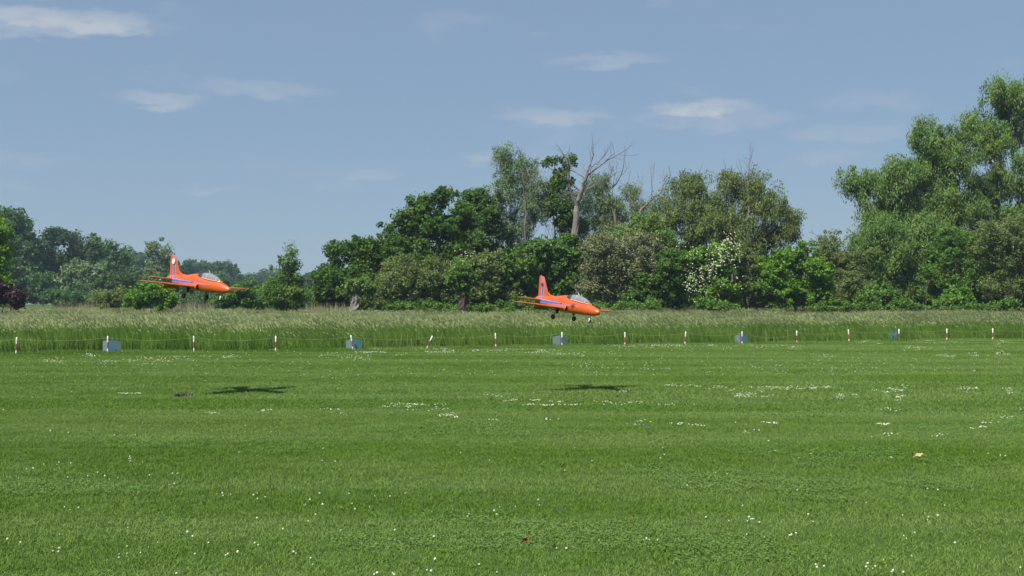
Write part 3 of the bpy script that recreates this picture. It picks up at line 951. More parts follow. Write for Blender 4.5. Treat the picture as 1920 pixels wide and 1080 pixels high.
dead_tree('thin dead stem poking up beside the bare spire', 1372, 101.0, 440,
          [(1372, 470), (1372, 400), (1366, 350), (1360, 322)], 0.13, 76,
          [(3, (0.4, 0, 1), 1.2, .05, 2), (4, (-0.2, 0, 1), 0.8, .03, 2)])
dead_tree('short dry whitish stem standing against the willow scrub', 1737, 88, 575,
          [(1736, 572), (1735, 558), (1737, 540), (1738, 528)], 0.05, 77,
          [(3, (0.4, 0, 1), 0.5, .02, 1), (3, (-0.3, 0, 1), 0.5, .02, 1)])

# far wood on the left, single trees that can be told apart
FG = 'trees of the far wood'
plant('far_tree', 'tall broad far tree crowning the distant wood', 'tree', [(22, 425, 40, 38), (46, 475, 32, 50), (-10, 460, 50, 60), (60, 520, 26, 40), (15, 520, 40, 40)], 215, 'far', LF['far'], 81, 30, group=FG)
plant('far_tree', 'twin-topped far tree next to the tall broad one', 'tree', [(90, 448, 14, 22), (113, 446, 16, 24), (104, 490, 28, 40), (110, 530, 30, 30)], 222, 'far', LF['fardark'], 82, 104, group=FG)
plant('far_tree', 'narrow dark far tree behind the soft round willow', 'tree', [(140, 455, 15, 22), (150, 490, 22, 36), (138, 520, 20, 30)], 226, 'far', LF['fardark'], 83, 145, group=FG)
plant('far_tree', 'pointed far tree with ragged top in the distant wood', 'tree', [(172, 455, 12, 22), (186, 468, 16, 22), (180, 500, 24, 38), (190, 530, 26, 26)], 224, 'far', LF['far'], 84, 180, group=FG)
plant('far_tree', 'lower ragged far tree before the sparse silvery tree', 'tree', [(212, 475, 14, 20), (234, 476, 12, 18), (222, 510, 28, 34), (245, 520, 26, 30)], 220, 'far', LF['far'], 85, 222, group=FG)
plant('far_tree', 'sparse silvery far tree with sky showing through its top', 'tree', [(285, 468, 17, 15), (308, 466, 14, 14), (295, 495, 26, 22), (290, 525, 28, 26), (318, 480, 8, 10)], 205, 'far', LF['willow_grey'], 86, 295, dens=0.62, scale=0.8, group=FG)
plant('far_tree', 'soft round pale willow in front of the distant wood', 'tree', [(150, 515, 34, 32), (172, 520, 22, 30), (128, 530, 18, 24)], 190, 'far', LF['willow_grey'], 87, 152, group=FG)
plant('far_bush', 'small pale bush below the twin-topped far tree', 'bush', [(78, 528, 20, 22), (85, 550, 22, 16)], 180, 'far', LF['far'], 88, scale=.8)
plant('far_bush', 'dark far bush at the foot of the pointed far tree', 'bush', [(205, 535, 36, 24), (250, 540, 28, 24), (170, 550, 40, 14)], 178, 'far', LF['fardark'], 89, scale=.8)
plant('far_bush', 'far thicket behind the reeds and the dark low bush', 'bush', [(340, 545, 50, 22), (400, 540, 50, 22), (460, 545, 45, 18), (310, 540, 40, 26)], 185, 'far', LF['far'], 90, scale=.8)
plant('far_bush', 'far hedge seen past the upright bush', 'bush', [(590, 540, 40, 20), (505, 545, 40, 20)], 190, 'far', LF['fardark'], 92, scale=.8)
plant('far_bush', 'pale far scrub at the field edge by the purple bush', 'bush', [(95, 556, 26, 12), (130, 560, 26, 12)], 170, 'far', LF['far'], 93, scale=.7)
plant('poplar_tree', 'pair-tipped dark spire tree on the far ridge', 'tree', [(430, 500, 5, 12), (439, 504, 5, 12), (436, 520, 8, 14)], 400, 'farw', LF['fardark'], 94, 436, scale=.6)

def far_wood():
    rng = np.random.default_rng(99)
    lobes = []
    def ridge(x0, x1, Y, tops, step):
        for x in np.arange(x0, x1, step):
            top = np.interp(x, [t[0] for t in tops], [t[1] for t in tops]) + rng.normal() * 3
            bot = 575
            c = wpt(x, (top + bot) / 2 + 4, Y + rng.random() * 25)
            lobes.append((c, np.array([step * 0.95 / F * Y, 8.0, (bot - top) / 2 / F * Y])))
            c2 = wpt(x + rng.normal() * 3, top + 12, Y + rng.random() * 25)
            lobes.append((c2, np.array([step * 0.7 / F * Y, 6.0, 11 / F * Y])))
    ridge(-60, 470, 420, [(-60, 470), (100, 480), (250, 470), (330, 490), (370, 488), (410, 492), (450, 512), (470, 520)], 15)
    ridge(430, 720, 560, [(430, 520), (480, 512), (500, 500), (520, 508), (560, 512), (620, 508), (720, 500)], 16)
    me, _, _ = crown_mesh('far_wood', lobes, 'farw', LF['fardark'], rng, 1.0, 0.8)
    o = obj('far_wood', me)
    tag(o, 'bluish band of distant woodland along the horizon', 'woodland', kind='stuff')
far_wood()

# dry reed beds
def reeds(label, spans, Y, seed, h0, h1, n):
    rng = np.random.default_rng(seed)
    Vs = []; Qs = []; Ts = []; ti = []; c = 0
    for (x0, x1, k) in spans:
        m = int(n * k)
        V, Q, T, t = blades(rng, m, 1.0, h0, h1, 0.030, 0.14, lean=(-0.05, 0))
        px = x0 + (x1 - x0) * rng.random(m)
        dy = rng.random(m) * 5
        X = (px - 960) / F * (Y + dy)
        off = np.stack([X, Y + dy, gz(X, Y + dy)], 1)
        base = (V.reshape(m, 5, 3)[:, 0] + V.reshape(m, 5, 3)[:, 1]) / 2
        V = (V.reshape(m, 5, 3) - base[:, None] + off[:, None]).reshape(-1, 3)
        Vs.append(V); Qs.append(Q + c); Ts.append(T + c); ti.append(t); c += len(V)
    ti = np.concatenate(ti)
    o = obj('dry_reeds', mesh_np('dry_reeds', np.concatenate(Vs), np.concatenate(Qs), np.concatenate(Ts), tint=np.concatenate([ti, ti]), mats=[M['reed']]))
    tag(o, label, 'reeds', kind='stuff')
reeds('dry straw-coloured reeds by the low olive bush', [(100, 180, 1.0), (150, 210, .5)], 87, 1, 0.9, 2.2, 900)
reeds('dry straw-coloured reeds between the blossom-dotted bush and low dark bush', [(325, 402, 1.0)], 89, 2, 1.0, 2.3, 1000)
reeds('dry straw-coloured reeds beside the pale pollard willow', [(574, 652, 1.0)], 88, 3, 0.9, 2.1, 1000)

# rank weeds and brambles along the foot of the wood, and the shaded thicket behind its front bushes
def skirt():
    rng = np.random.default_rng(5)
    lobes = []
    for x in np.arange(690, 1960, 24):
        if rng.random() < 0.25: continue
        Y = 87.5 + rng.random() * 2.5
        h = 0.25 + 0.55 * rng.random() ** 1.5
        c = wpt(x + rng.normal() * 10, 582 - h * 8, Y)
        lobes.append((c, np.array([0.5 + 0.6 * rng.random(), 0.6, h])))
    me, _, _ = crown_mesh('weeds', lobes, 'bush', LF['mid'], rng, 0.8, 0.8)
    o = obj('weeds', me)
    tag(o, 'rank green weeds and brambles along the foot of the wood', 'weeds', kind='stuff')
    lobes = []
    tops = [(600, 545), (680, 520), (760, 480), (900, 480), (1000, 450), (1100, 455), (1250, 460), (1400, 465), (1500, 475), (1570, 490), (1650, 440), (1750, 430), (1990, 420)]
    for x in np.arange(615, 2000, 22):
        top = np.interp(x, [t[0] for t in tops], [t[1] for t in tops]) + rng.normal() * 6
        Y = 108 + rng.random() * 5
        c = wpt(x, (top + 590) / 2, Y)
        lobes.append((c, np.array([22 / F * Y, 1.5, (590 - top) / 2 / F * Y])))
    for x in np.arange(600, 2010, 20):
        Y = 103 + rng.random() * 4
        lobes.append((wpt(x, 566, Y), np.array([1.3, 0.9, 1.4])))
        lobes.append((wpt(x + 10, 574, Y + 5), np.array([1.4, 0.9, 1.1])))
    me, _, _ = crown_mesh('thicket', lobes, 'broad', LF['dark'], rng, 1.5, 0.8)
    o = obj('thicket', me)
    lobs = []
    for x in np.concatenate([np.arange(-60, 44, 9), np.arange(112, 640, 9)]):
        Y = 168 + rng.random() * 6
        lobs.append((wpt(x, 566 - 4 * rng.random(), Y), np.array([1.1, 1.0, 0.9 + 0.5 * rng.random()])))
    for x in np.arange(36, 125, 8):
        lobs.append((wpt(x, 558 - 4 * rng.random(), 218), np.array([1.3, 1.2, 1.5])))
    me2, _, _ = crown_mesh('far_hedge', lobs, 'far', LF['far'], rng, 0.7, 0.9)
    tag(obj('far_hedge', me2), 'low hazy hedge growth along the far end of the field', 'hedge', kind='stuff')
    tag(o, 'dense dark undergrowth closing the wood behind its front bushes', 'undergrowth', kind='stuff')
skirt()
print('leaf triangles', NTRI[0])

# ------------------------------------------------------------------ boundary posts, rope and blue boards
M['post_white'] = mat_pbr('post_white', (0.70, 0.70, 0.67), 0.6, 0.2, 6.0, 0.15)
M['post_red'] = mat_pbr('post_red', (0.27, 0.060, 0.042), 0.6, 0.3, 6.0, 0.2)
M['rope'] = mat_pbr('rope', (0.25, 0.27, 0.14), 0.8, 0.1)
M['board'] = mat_pbr('blue_board', (0.095, 0.195, 0.255), 0.9, 0.06, 4.0, 0.12)
M['board2'] = mat_pbr('grey_blue_board', (0.125, 0.165, 0.180), 0.9, 0.06, 4.0, 0.12)
LEAN = {5: (0.42, 0.0), 4: (-0.14, 0.0), 0: (0.03, 0), 2: (0.0, .03), 6: (-.03, 0), 9: (0.06, 0), 12: (-.05, 0)}
ORD = ['first', 'second', 'third', 'fourth', 'fifth', 'sixth', 'seventh', 'eighth', 'ninth', 'tenth', 'eleventh', 'twelfth', 'thirteenth', 'fourteenth', 'fifteenth', 'sixteenth']
BOARDS = {1: 'first', 4: 'second', 7: 'third', 10: 'fourth', 13: 'fifth'}
HP = 0.63
def post_segments():
    out = []
    for (z0, z1, mat, nm) in ((0.40, HP, 'post_white', 'upper_section'), (0.16, 0.40, 'post_red', 'middle_section'), (-0.05, 0.16, 'post_white', 'lower_section')):
        mb = MB()
        r = 0.027
        if z1 == HP:
            mb.lathe([(r, z0), (r, z1 - 0.012), (r * 0.75, z1), (0.0005, z1 + 0.002)], k=12)
        else:
            mb.lathe([(r - 0.001, z0), (r - 0.001, z1)], k=12)
        out.append((nm, mb.mesh(nm, M[mat], True)))
    return out
SEG = post_segments()
post_top = []
for i in range(-2, 19):
    p = fence_pt(i)
    z = float(gz(*p))
    lx, ly = LEAN.get(i, (0, 0))
    root = empty('boundary_post', (p[0], p[1], z), (-ly, lx, 0.7 * i))
    if i in LEAN and abs(lx) > 0.01: root.rotation_euler = (0, lx, 0)
    if i == 5: lab = 'red and white boundary post knocked over to a slant'
    elif i in BOARDS: lab = 'red and white post standing against the %s blue board from the purple bush' % BOARDS[i]
    elif 0 <= i < 16: lab = '%s red and white boundary post along the rope from the purple bush side' % ORD[i]
    elif i < 0: lab = 'red and white boundary post %s before the first one' % ('just' if i == -1 else 'two places')
    else: lab = 'red and white boundary post %s past the sixteenth one' % ['just', 'two places', 'three places'][i - 16]
    tag(root, lab, 'post', 'boundary posts along the rope')
    for nm, me in SEG: obj(nm, me, root)
    Mx = Matrix.Translation(root.location) @ root.rotation_euler.to_matrix().to_4x4()
    h = {11: 0.52, 10: 0.56}.get(i, 0.57)
    post_top.append(np.array(Mx @ Vector((0, -0.045, h))))
mb = MB()
for i in range(len(post_top) - 1):
    a, b = post_top[i], post_top[i + 1]
    k = i - 2
    sag = 0.09 + 0.05 * ((k * 37) % 5) / 5
    if k == 10: sag = 0.24
    P = [a + (b - a) * t + np.array([0, 0, -sag * 4 * t * (1 - t)]) for t in np.linspace(0, 1, 13)]
    mb.tube(P, 0.0048, 5)
o = mb.build('boundary_rope', M['rope'])
tag(o, 'thin pale rope sagging from post to post along the meadow', 'rope')

BB = {1: (0.26, -0.42, 0.30, 0.36), 4: (0.30, -0.34, 0.36, 0.34), 7: (0.30, -0.5, 0.34, 0.36), 10: (0.18, -0.85, 0.42, 0.36), 13: (0.52, 0.55, 0.06, 0.36)}
for i, nm in BOARDS.items():
    p = fence_pt(i)
    wl, ang_, wr, h = {1: (0.17, 0, 0.46, 0.49), 4: (0.22, 0, 0.42, 0.47), 7: (0.32, 0, 0.30, 0.49), 10: (0.20, 0, 0.42, 0.50), 13: (0.38, 0, 0.03, 0.49)}[i]
    q = p + FN * 0.15
    root = empty('marker_board', (q[0], q[1], float(gz(q[0], q[1]))), (0, 0, 0.30))
    tag(root, {1: 'weathered blue board behind the second post from the purple bush', 4: 'blue board behind the fifth post next to the slanting post',
               7: 'blue board at a post below the jet with dark emblem', 10: 'folded blue-grey board at the post before the bright green bush',
               13: 'narrow blue board reaching to one side of its post only'}[i], 'board', 'blue boards along the rope')
    for s, w, mt in ((-1, wl, 'board2' if i != 13 else 'board'), (1, wr, 'board')):
        mb = MB()
        if w < 0.1: mt = 'board2'
        y1 = 0.07 if s > 0 else 0.14
        x0, x1 = s * 0.012, s * w
        t = 0.015
        drop = 0.075
        top0, top1 = h, h - drop
        V = [(x0, 0, 0.02), (x1, y1, 0.02), (x1, y1, top1), (x0, 0, top0), (x0, t, 0.02), (x1, y1 + t, 0.02), (x1, y1 + t, top1), (x0, t, top0)]
        mb.add(V, [(0, 1, 2, 3), (5, 4, 7, 6), (0, 3, 7, 4), (1, 5, 6, 2), (3, 2, 6, 7), (0, 4, 5, 1)])
        mb.build('panel', M[mt], root)

# ------------------------------------------------------------------ clover and daisies
def flower_mesh():
    mb = MB()
    k = 7
    mb.lathe([(0.0012, 0), (0.0012, 0.035)], k=4)
    me = mb
    prof = [(0.002, 0.030), (0.011, 0.033), (0.0135, 0.040), (0.010, 0.048), (0.003, 0.052)]
    n0 = len(mb.q)
    mb.lathe(prof, k=k)
    mesh = mesh_np('clover_flower', np.concatenate(mb.v), mb.q, None, mats=[M['stem'], M['clover']], midx=[0] * n0 + [1] * (len(mb.q) - n0))
    return mesh
FL = flower_mesh()
def flower_points():
    rng = np.random.default_rng(21)
    pts = []
    def cl(px, py, rw, rh, n):
        m = int(n * 0.8)
        # little knots inside the patch
        kx = px + rng.normal(size=max(2, m // 7)) * rw * .5; ky = py + rng.normal(size=max(2, m // 7)) * rh * .5
        for _ in range(m):
            j = rng.integers(0, len(kx))
            x = kx[j] + rng.normal() * rw * 0.16; y = ky[j] + rng.normal() * rh * 0.22
            if y > 600: pts.append((*gp(x, y), x, y))
    # patches, from the fence forward
    for (px, py, rw, rh, n) in [(300, 676, 60, 6, 150), (90, 678, 40, 5, 40), (160, 672, 50, 6, 60), (215, 682, 40, 5, 40), (420, 674, 60, 5, 60), (620, 672, 80, 7, 110), (700, 664, 50, 5, 50), (740, 655, 50, 3, 50),
                                (835, 662, 45, 6, 110), (560, 655, 60, 4, 50), (900, 660, 70, 5, 70), (1010, 660, 50, 6, 70), (1060, 668, 80, 8, 90), (1190, 652, 60, 6, 90), (1260, 652, 60, 5, 70), (1310, 655, 50, 6, 60),
                                (1230, 690, 60, 5, 40), (1400, 655, 60, 6, 50), (1490, 655, 50, 6, 40), (1635, 645, 30, 3, 60), (1760, 645, 60, 4, 70), (1700, 655, 60, 5, 50), (1780, 668, 50, 4, 60), (1880, 645, 40, 4, 50),
                                (1870, 665, 50, 5, 40), (1550, 665, 60, 6, 30),
                                (1450, 735, 90, 7, 150), (1530, 732, 30, 4, 60), (1380, 748, 60, 6, 80), (1330, 728, 50, 4, 40), (1680, 735, 30, 6, 60), (1685, 748, 18, 4, 40), (1800, 731, 30, 4, 50), (1890, 735, 30, 5, 30),
                                (1640, 740, 40, 5, 30), (1570, 747, 30, 5, 40), (1160, 738, 25, 5, 25), (1255, 728, 40, 5, 30), (1190, 758, 60, 5, 40), (1090, 755, 60, 4, 30), (1035, 761, 45, 3, 70), (980, 753, 40, 3, 40),
                                (930, 746, 30, 3, 14), (770, 762, 60, 5, 60), (840, 786, 20, 5, 45), (800, 775, 60, 6, 30), (720, 766, 30, 3, 20), (240, 737, 25, 2, 40), (230, 737, 20, 2, 10), (640, 780, 60, 5, 18),
                                (500, 776, 30, 3, 14), (400, 782, 30, 4, 16), (1000, 793, 60, 4, 14), (1200, 800, 60, 5, 18), (1290, 798, 60, 5, 24), (1470, 797, 40, 4, 26), (1655, 797, 20, 3, 30), (1820, 805, 30, 4, 20), (1400, 808, 40, 3, 14),
                                (1765, 812, 40, 8, 24), (1640, 818, 40, 5, 14), (1860, 780, 50, 8, 22), (1720, 765, 80, 8, 26), (600, 690, 300, 8, 40), (1500, 690, 300, 12, 110), (1100, 690, 100, 12, 50)]:
        cl(px, py, rw, rh, n)
    # foreground knots
    for (px, py, rw, rh, n) in [(425, 922, 20, 4, 6), (490, 923, 14, 5, 7), (608, 930, 8, 10, 8), (660, 938, 30, 6, 5), (575, 935, 20, 6, 5), (700, 925, 40, 8, 7), (770, 915, 20, 4, 4), (850, 955, 60, 10, 10), (930, 962, 30, 6, 5),
                                (125, 945, 20, 5, 3), (160, 946, 6, 4, 2), (25, 1012, 12, 5, 4), (110, 1025, 14, 8, 7), (290, 1008, 10, 8, 4), (265, 1028, 10, 5, 3), (230, 1037, 12, 4, 3), (430, 1035, 12, 6, 5), (360, 1000, 14, 6, 3),
                                (495, 1013, 14, 4, 3), (530, 986, 3, 3, 1), (590, 1042, 6, 10, 3), (555, 1030, 10, 6, 3), (810, 1055, 10, 12, 5), (735, 1072, 30, 6, 8), (905, 1055, 4, 3, 1), (330, 1070, 8, 4, 2), (815, 1000, 10, 6, 3),
                                (950, 945, 30, 12, 5), (1015, 940, 20, 8, 5), (1120, 978, 8, 3, 1), (1210, 1005, 16, 4, 6), (1270, 1003, 4, 3, 1), (1230, 975, 14, 4, 4), (1315, 965, 10, 4, 2), (1410, 970, 14, 5, 6), (1390, 940, 6, 5, 2),
                                (1365, 970, 4, 3, 1), (1500, 1000, 20, 8, 7), (1435, 1002, 3, 3, 1), (1575, 1005, 4, 3, 1), (1510, 958, 4, 3, 1), (1620, 940, 3, 3, 1), (1770, 943, 4, 4, 2), (1730, 965, 24, 8, 9), (1695, 1002, 5, 4, 3),
                                (1790, 1015, 4, 3, 2), (1525, 1057, 14, 4, 5), (1630, 1060, 12, 6, 8), (1670, 1068, 14, 4, 3), (1910, 1060, 6, 4, 2), (1020, 1075, 6, 3, 2), (1300, 908, 10, 4, 3), (1285, 912, 10, 4, 3), (1340, 901, 3, 3, 1),
                                (1495, 917, 5, 3, 2), (1740, 917, 3, 3, 1), (1050, 882, 10, 4, 2), (1665, 862, 40, 8, 8), (1520, 855, 30, 8, 5), (250, 862, 30, 6, 7), (100, 870, 60, 10, 12), (20, 893, 20, 5, 5), (220, 893, 60, 6, 9),
                                (330, 905, 30, 5, 5), (240, 862, 10, 4, 4), (470, 860, 30, 6, 4), (600, 870, 80, 10, 6), (1880, 855, 30, 8, 5), (1825, 850, 20, 6, 4), (220, 824, 30, 3, 10), (110, 812, 20, 3, 5), (300, 890, 90, 6, 6)]:
        for _ in range(max(1, int(n * 0.7))):
            x = px + rng.normal() * rw * .6; y = py + rng.normal() * rh * .6
            pts.append((*gp(x, y), x, y))
    for _ in range(90):
        x = rng.random() * 1920; y = 690 + 390 * rng.random() ** 1.2
        pts.append((*gp(x, y), x, y))
    for _ in range(500):
        x = rng.random() * 1920; y = 655 + 60 * rng.random() - 10 * x / 1920
        pts.append((*gp(x, y), x, y))
    return [p for p in pts if p[1] < 66 and fence_side(p[0], p[1]) < 0.4 and p[1] > 6.8]
fp = flower_points()
fp.sort(key=lambda p: p[1])
rngf = np.random.default_rng(3)
for j, p in enumerate(fp[:280]):
    o = obj('clover_flower', FL)
    s = 0.38 + 0.36 * rngf.random()
    o.location = (p[0], p[1], float(gz(p[0], p[1])) - 0.008)
    o.scale = (s, s, s * (0.95 + 0.3 * rngf.random()))
    o.rotation_euler = (0.3 * rngf.normal(), 0.3 * rngf.normal(), rngf.random() * 6)
    tag(o, 'small white clover flower head in the mown lawn', 'flower', 'white flowers in the lawn')
def far_flowers(P):
    n = len(P)
    x = np.array([p[0] for p in P]); y = np.array([p[1] for p in P])
    c = np.stack([x, y, gz(x, y) + 0.040 + 0.035 * sst(25, 45, y)], 1)
    r = (0.006 + 0.008 * rngf.random(n)) * (1 + 0.5 * sst(24, 45, y))
    dirs = np.array([[1, 0, 0], [0, 1, 0], [-1, 0, 0], [0, -1, 0], [0, 0, 0.9], [0, 0, -0.6]])
    V = (c[:, None] + dirs[None] * r[:, None, None]).reshape(-1, 3)
    f = np.array([[0, 1, 4], [1, 2, 4], [2, 3, 4], [3, 0, 4], [1, 0, 5], [2, 1, 5], [3, 2, 5], [0, 3, 5]])
    T = (np.arange(n)[:, None, None] * 6 + f[None]).reshape(-1, 3)
    o = obj('clover_patches', mesh_np('clover_patches', V, None, T, mats=[M['clover']]))
    tag(o, 'drifts of tiny white clover heads scattered over the lawn', 'flowers', kind='stuff')
far_flowers(fp[280:])

# fallen leaves and small things on the lawn
def fallen_leaf(label, px, py, size, col, seed, curl=0.3):
    rng = np.random.default_rng(seed)
    x, y = gp(px, py)
    m = mat_pbr('fallen_leaf_%d' % seed, col, 0.6, 0.3, 30.0, 0.4)
    n = 11
    V = [(0, 0, 0)]
    for i in range(n):
        a = i * 2 * math.pi / n
        r = size * (0.75 + 0.35 * (i % 2)) * (0.9 + 0.2 * rng.random())
        px_, py_ = r * math.cos(a), r * math.sin(a) * 0.8
        V.append((px_, py_, curl * size * abs(math.cos(a)) ** 2 + 0.15 * size * rng.normal() * curl))
    V = np.array(V)
    T = [(0, 1 + i, 1 + (i + 1) % n) for i in range(n)]
    T2 = [(0 + n + 1, n + 1 + 1 + (i + 1) % n, n + 1 + 1 + i) for i in range(n)]
    Vb = V - np.array([0, 0, 0.002])
    root = empty('fallen_leaf', (x, y, float(gz(x, y)) + 0.045), (-0.5, 0.15, rng.random() * 3))
    tag(root, label, 'leaf')
    obj('leaf_blade', mesh_np('leaf_blade', np.concatenate([V, Vb]), None, T + T2, mats=[m]), root)
    mb = MB()
    mb.tube([(0, 0, -0.001), (-size * 1.0, 0.1 * size, 0.25 * size * curl), (-size * 1.7, 0.25 * size, -0.01)], [0.003, 0.002, 0.0015], 5)
    mb.build('leaf_stalk', m, root)
fallen_leaf('curled red-brown fallen leaf lying in the lawn', 985, 1016, 0.036, (0.26, 0.075, 0.025), 1, 0.6)
fallen_leaf('pale tan fallen leaf lying in the lawn', 1722, 861, 0.045, (0.36, 0.28, 0.15), 2, 0.5)
fallen_leaf('small dull orange leaf half hidden in the lawn', 1188, 968, 0.020, (0.30, 0.13, 0.05), 3, 0.4)
fallen_leaf('faint rust-coloured leaf sunk between grass blades', 643, 950, 0.018, (0.24, 0.13, 0.05), 4, 0.4)

def mole_hill():
    x, y = gp(345, 741)
    rng = np.random.default_rng(4)
    V = []; k = 14; rings = 6
    for i in range(rings):
        r = 0.12 * (1 - i / (rings - 1)) ** 0.8 + 0.01
        z = 0.085 * (i / (rings - 1)) ** 0.8
        for j in range(k):
            a = j * 6.283 / k
            rr = r * (1 + 0.18 * rng.normal())
            V.append((rr * math.cos(a), rr * math.sin(a) * 0.8, z + 0.012 * rng.normal() - 0.01))
    Q = [(i * k + j, i * k + (j + 1) % k, (i + 1) * k + (j + 1) % k, (i + 1) * k + j) for i in range(rings - 1) for j in range(k)]
    mb = MB(); mb.add(V, Q)
    root = empty('mole_hill', (x, y, float(gz(x, y))))
    tag(root, 'small dark mound of crumbled soil in the lawn', 'mole hill')
    mb.build('mound', M['soil'], root)
    for q in range(9):
        a = rng.random() * 6.28; r = 0.10 + 0.1 * rng.random()
        m2 = MB(); s = 0.02 + 0.02 * rng.random()
        m2.lathe([(0.002, -s), (s, -s * .3), (s * .9, s * .5), (0.002, s)], (r * math.cos(a), r * math.sin(a), 0.05), k=6)
        m2.build('soil_crumb', M['soil'], root)
    M_ = blade_mesh('grass_wisp', [(*blades(rng, 40, 0.34, 0.06, 0.17, 0.006, 0.8), M['reed'])])
    obj('grass_wisp', M_, root)
mole_hill()

def blue_flower():
    x, y = gp(1213, 814)
    root = empty('blue_flower', (x, y, float(gz(x, y))))
    tag(root, 'single small blue flower head in the lawn', 'flower')
    m = mat_pbr('blue_petals', (0.13, 0.15, 0.36), 0.6, 0.3)
    mb = MB(); mb.tube([(0, 0, 0), (0.005, 0, 0.05), (0, 0, 0.085)], 0.002, 5); mb.build('stem', M['stem'], root)
    for i in range(7):
        a = i * 6.283 / 7
        mb = MB()
        c, s = math.cos(a), math.sin(a)
        mb.add([(0.003 * c, 0.003 * s, 0.083), (0.022 * c - 0.010 * s, 0.022 * s + 0.010 * c, 0.098), (0.038 * c, 0.038 * s, 0.102), (0.022 * c + 0.010 * s, 0.022 * s - 0.010 * c, 0.096)], [(0, 1, 2, 3)])
        mb.build('petal', m, root)
blue_flower()

# ------------------------------------------------------------------ the two model jets
def jet_paint(name, stripes):
    m, t, out = new_mat(name)
    b = t.n('ShaderNodeBsdfPrincipled')
    b.inputs['Roughness'].default_value = 0.40
    b.inputs['Coat Weight'].default_value = 0.35
    b.inputs['Coat Roughness'].default_value = 0.12
    oc = t.n('ShaderNodeTexCoord').outputs['Object']
    nz = t.noise(oc, 9.0, 4.0, 0.6)
    c = t.mix(nz, (0.375, 0.062, 0.005), (0.45, 0.082, 0.007))
    sp = t.n('ShaderNodeSeparateXYZ'); t.put(sp.inputs[0], oc)
    s = t.m('SUBTRACT', 1.0, sp.outputs[0]); z = sp.outputs[2]
    if stripes:
        # along the fuselage, tapering forward; up the fin
        w1 = t.rng(s, 0.50, 1.80, 0.004, 0.026)
        d1 = t.m('DIVIDE', t.m('ABSOLUTE', t.m('SUBTRACT', z, 0.030)), w1)
        d1 = t.m('ADD', d1, t.m('MULTIPLY', t.m('GREATER_THAN', s, 1.905), 10.0))
        d1 = t.m('ADD', d1, t.m('MULTIPLY', t.m('LESS_THAN', s, 0.52), 10.0))
        d2 = t.m('DIVIDE', t.m('ABSOLUTE', t.m('SUBTRACT', s, t.rng(z, 0.0, 0.5, 1.862, 1.945))), t.rng(z, 0.05, 0.5, 0.026, 0.036))
        d2 = t.m('ADD', d2, t.m('MULTIPLY', t.m('LESS_THAN', z, 0.0), 10.0))
        d = t.m('MINIMUM', d1, d2)
        fade = t.m('MULTIPLY', t.smooth(z, 0.34, 0.46), 0.85)
        fore = t.smooth(s, 1.25, 0.85)
        fade = t.m('MAXIMUM', fade, t.m('MULTIPLY', fore, 0.8))
        blue = t.mix(fade, (0.060, 0.112, 0.32), (0.42, 0.13, 0.15))
        lav = t.mix(fade, (0.35, 0.18, 0.36), (0.50, 0.12, 0.08))
        c = t.mix(t.smooth(d, 1.65, 1.45), c, lav)
        c = t.mix(t.smooth(d, 1.08, 0.9), c, blue)
    # joints between the moulded sections, faint dust
    ln = None
    for s0 in (0.235, 1.06, 1.40, 1.60):
        v = t.m('LESS_THAN', t.m('ABSOLUTE', t.m('SUBTRACT', s, s0)), 0.0035)
        ln = v if ln is None else t.m('MAXIMUM', ln, v)
    c = t.mix(t.m('MULTIPLY', ln, 0.55), c, (0.05, 0.02, 0.015))
    dust = t.noise(t.mapping(oc, scale=(3, 8, 14)), 1.0, 4.0, 0.65)
    c = t.mix(t.m('MULTIPLY', t.smooth(dust, 0.5, 0.75), 0.25), c, (0.25, 0.09, 0.04))
    t.put(b.inputs['Base Color'], c)
    t.t.links.new(b.outputs[0], out.inputs[0])
    return m
M['orange'] = jet_paint('orange_paint', False)
M['livery'] = jet_paint('striped_orange_paint', True)
M['jet_dark'] = mat_pbr('jet_dark', (0.018, 0.016, 0.016), 0.6)
M['canopy_dark'] = mat_pbr('canopy_fairing', (0.035, 0.038, 0.050), 0.25, 0.5)
M['frame'] = mat_pbr('canopy_frame', (0.72, 0.30, 0.22), 0.35, 0.5)
M['tyre'] = mat_pbr('tyre', (0.022, 0.022, 0.024), 0.8, 0.3)
M['rim'] = mat_pbr('rim', (0.16, 0.16, 0.17), 0.4, 0.5, metallic=0.6)
M['metal'] = mat_pbr('gear_metal', (0.30, 0.30, 0.31), 0.35, 0.5, metallic=0.8)
M['white_gear'] = mat_pbr('white_gear', (0.80, 0.80, 0.80), 0.4)
M['emblem'] = mat_pbr('emblem', (0.085, 0.018, 0.020), 0.5)
M['disc'] = mat_pbr('white_disc', (0.84, 0.82, 0.76), 0.45)
M['disc_ring'] = mat_pbr('disc_mark', (0.62, 0.58, 0.50), 0.5)
M['seat'] = mat_pbr('seat', (0.10, 0.10, 0.11), 0.7)
M['seat_red'] = mat_pbr('seat_trim', (0.50, 0.10, 0.06), 0.6)
def glass_mat():
    m, t, out = new_mat('canopy_glass')
    g = t.n('ShaderNodeBsdfPrincipled')
    g.inputs['Base Color'].default_value = (0.16, 0.18, 0.20, 1)
    g.inputs['Roughness'].default_value = 0.06
    tr = t.n('ShaderNodeBsdfTransparent'); tr.inputs[0].default_value = (0.82, 0.86, 0.90, 1)
    fr = t.n('ShaderNodeFresnel'); fr.inputs[0].default_value = 1.5
    mx = t.n('ShaderNodeMixShader')
    t.put(mx.inputs[0], t.m('ADD', t.m('MULTIPLY', fr.outputs[0], 1.2), 0.22, clamp=True))
    t.t.links.new(tr.outputs[0], mx.inputs[1]); t.t.links.new(g.outputs[0], mx.inputs[2])
    t.t.links.new(mx.outputs[0], out.inputs[0])
    return m
M['glass'] = glass_mat()

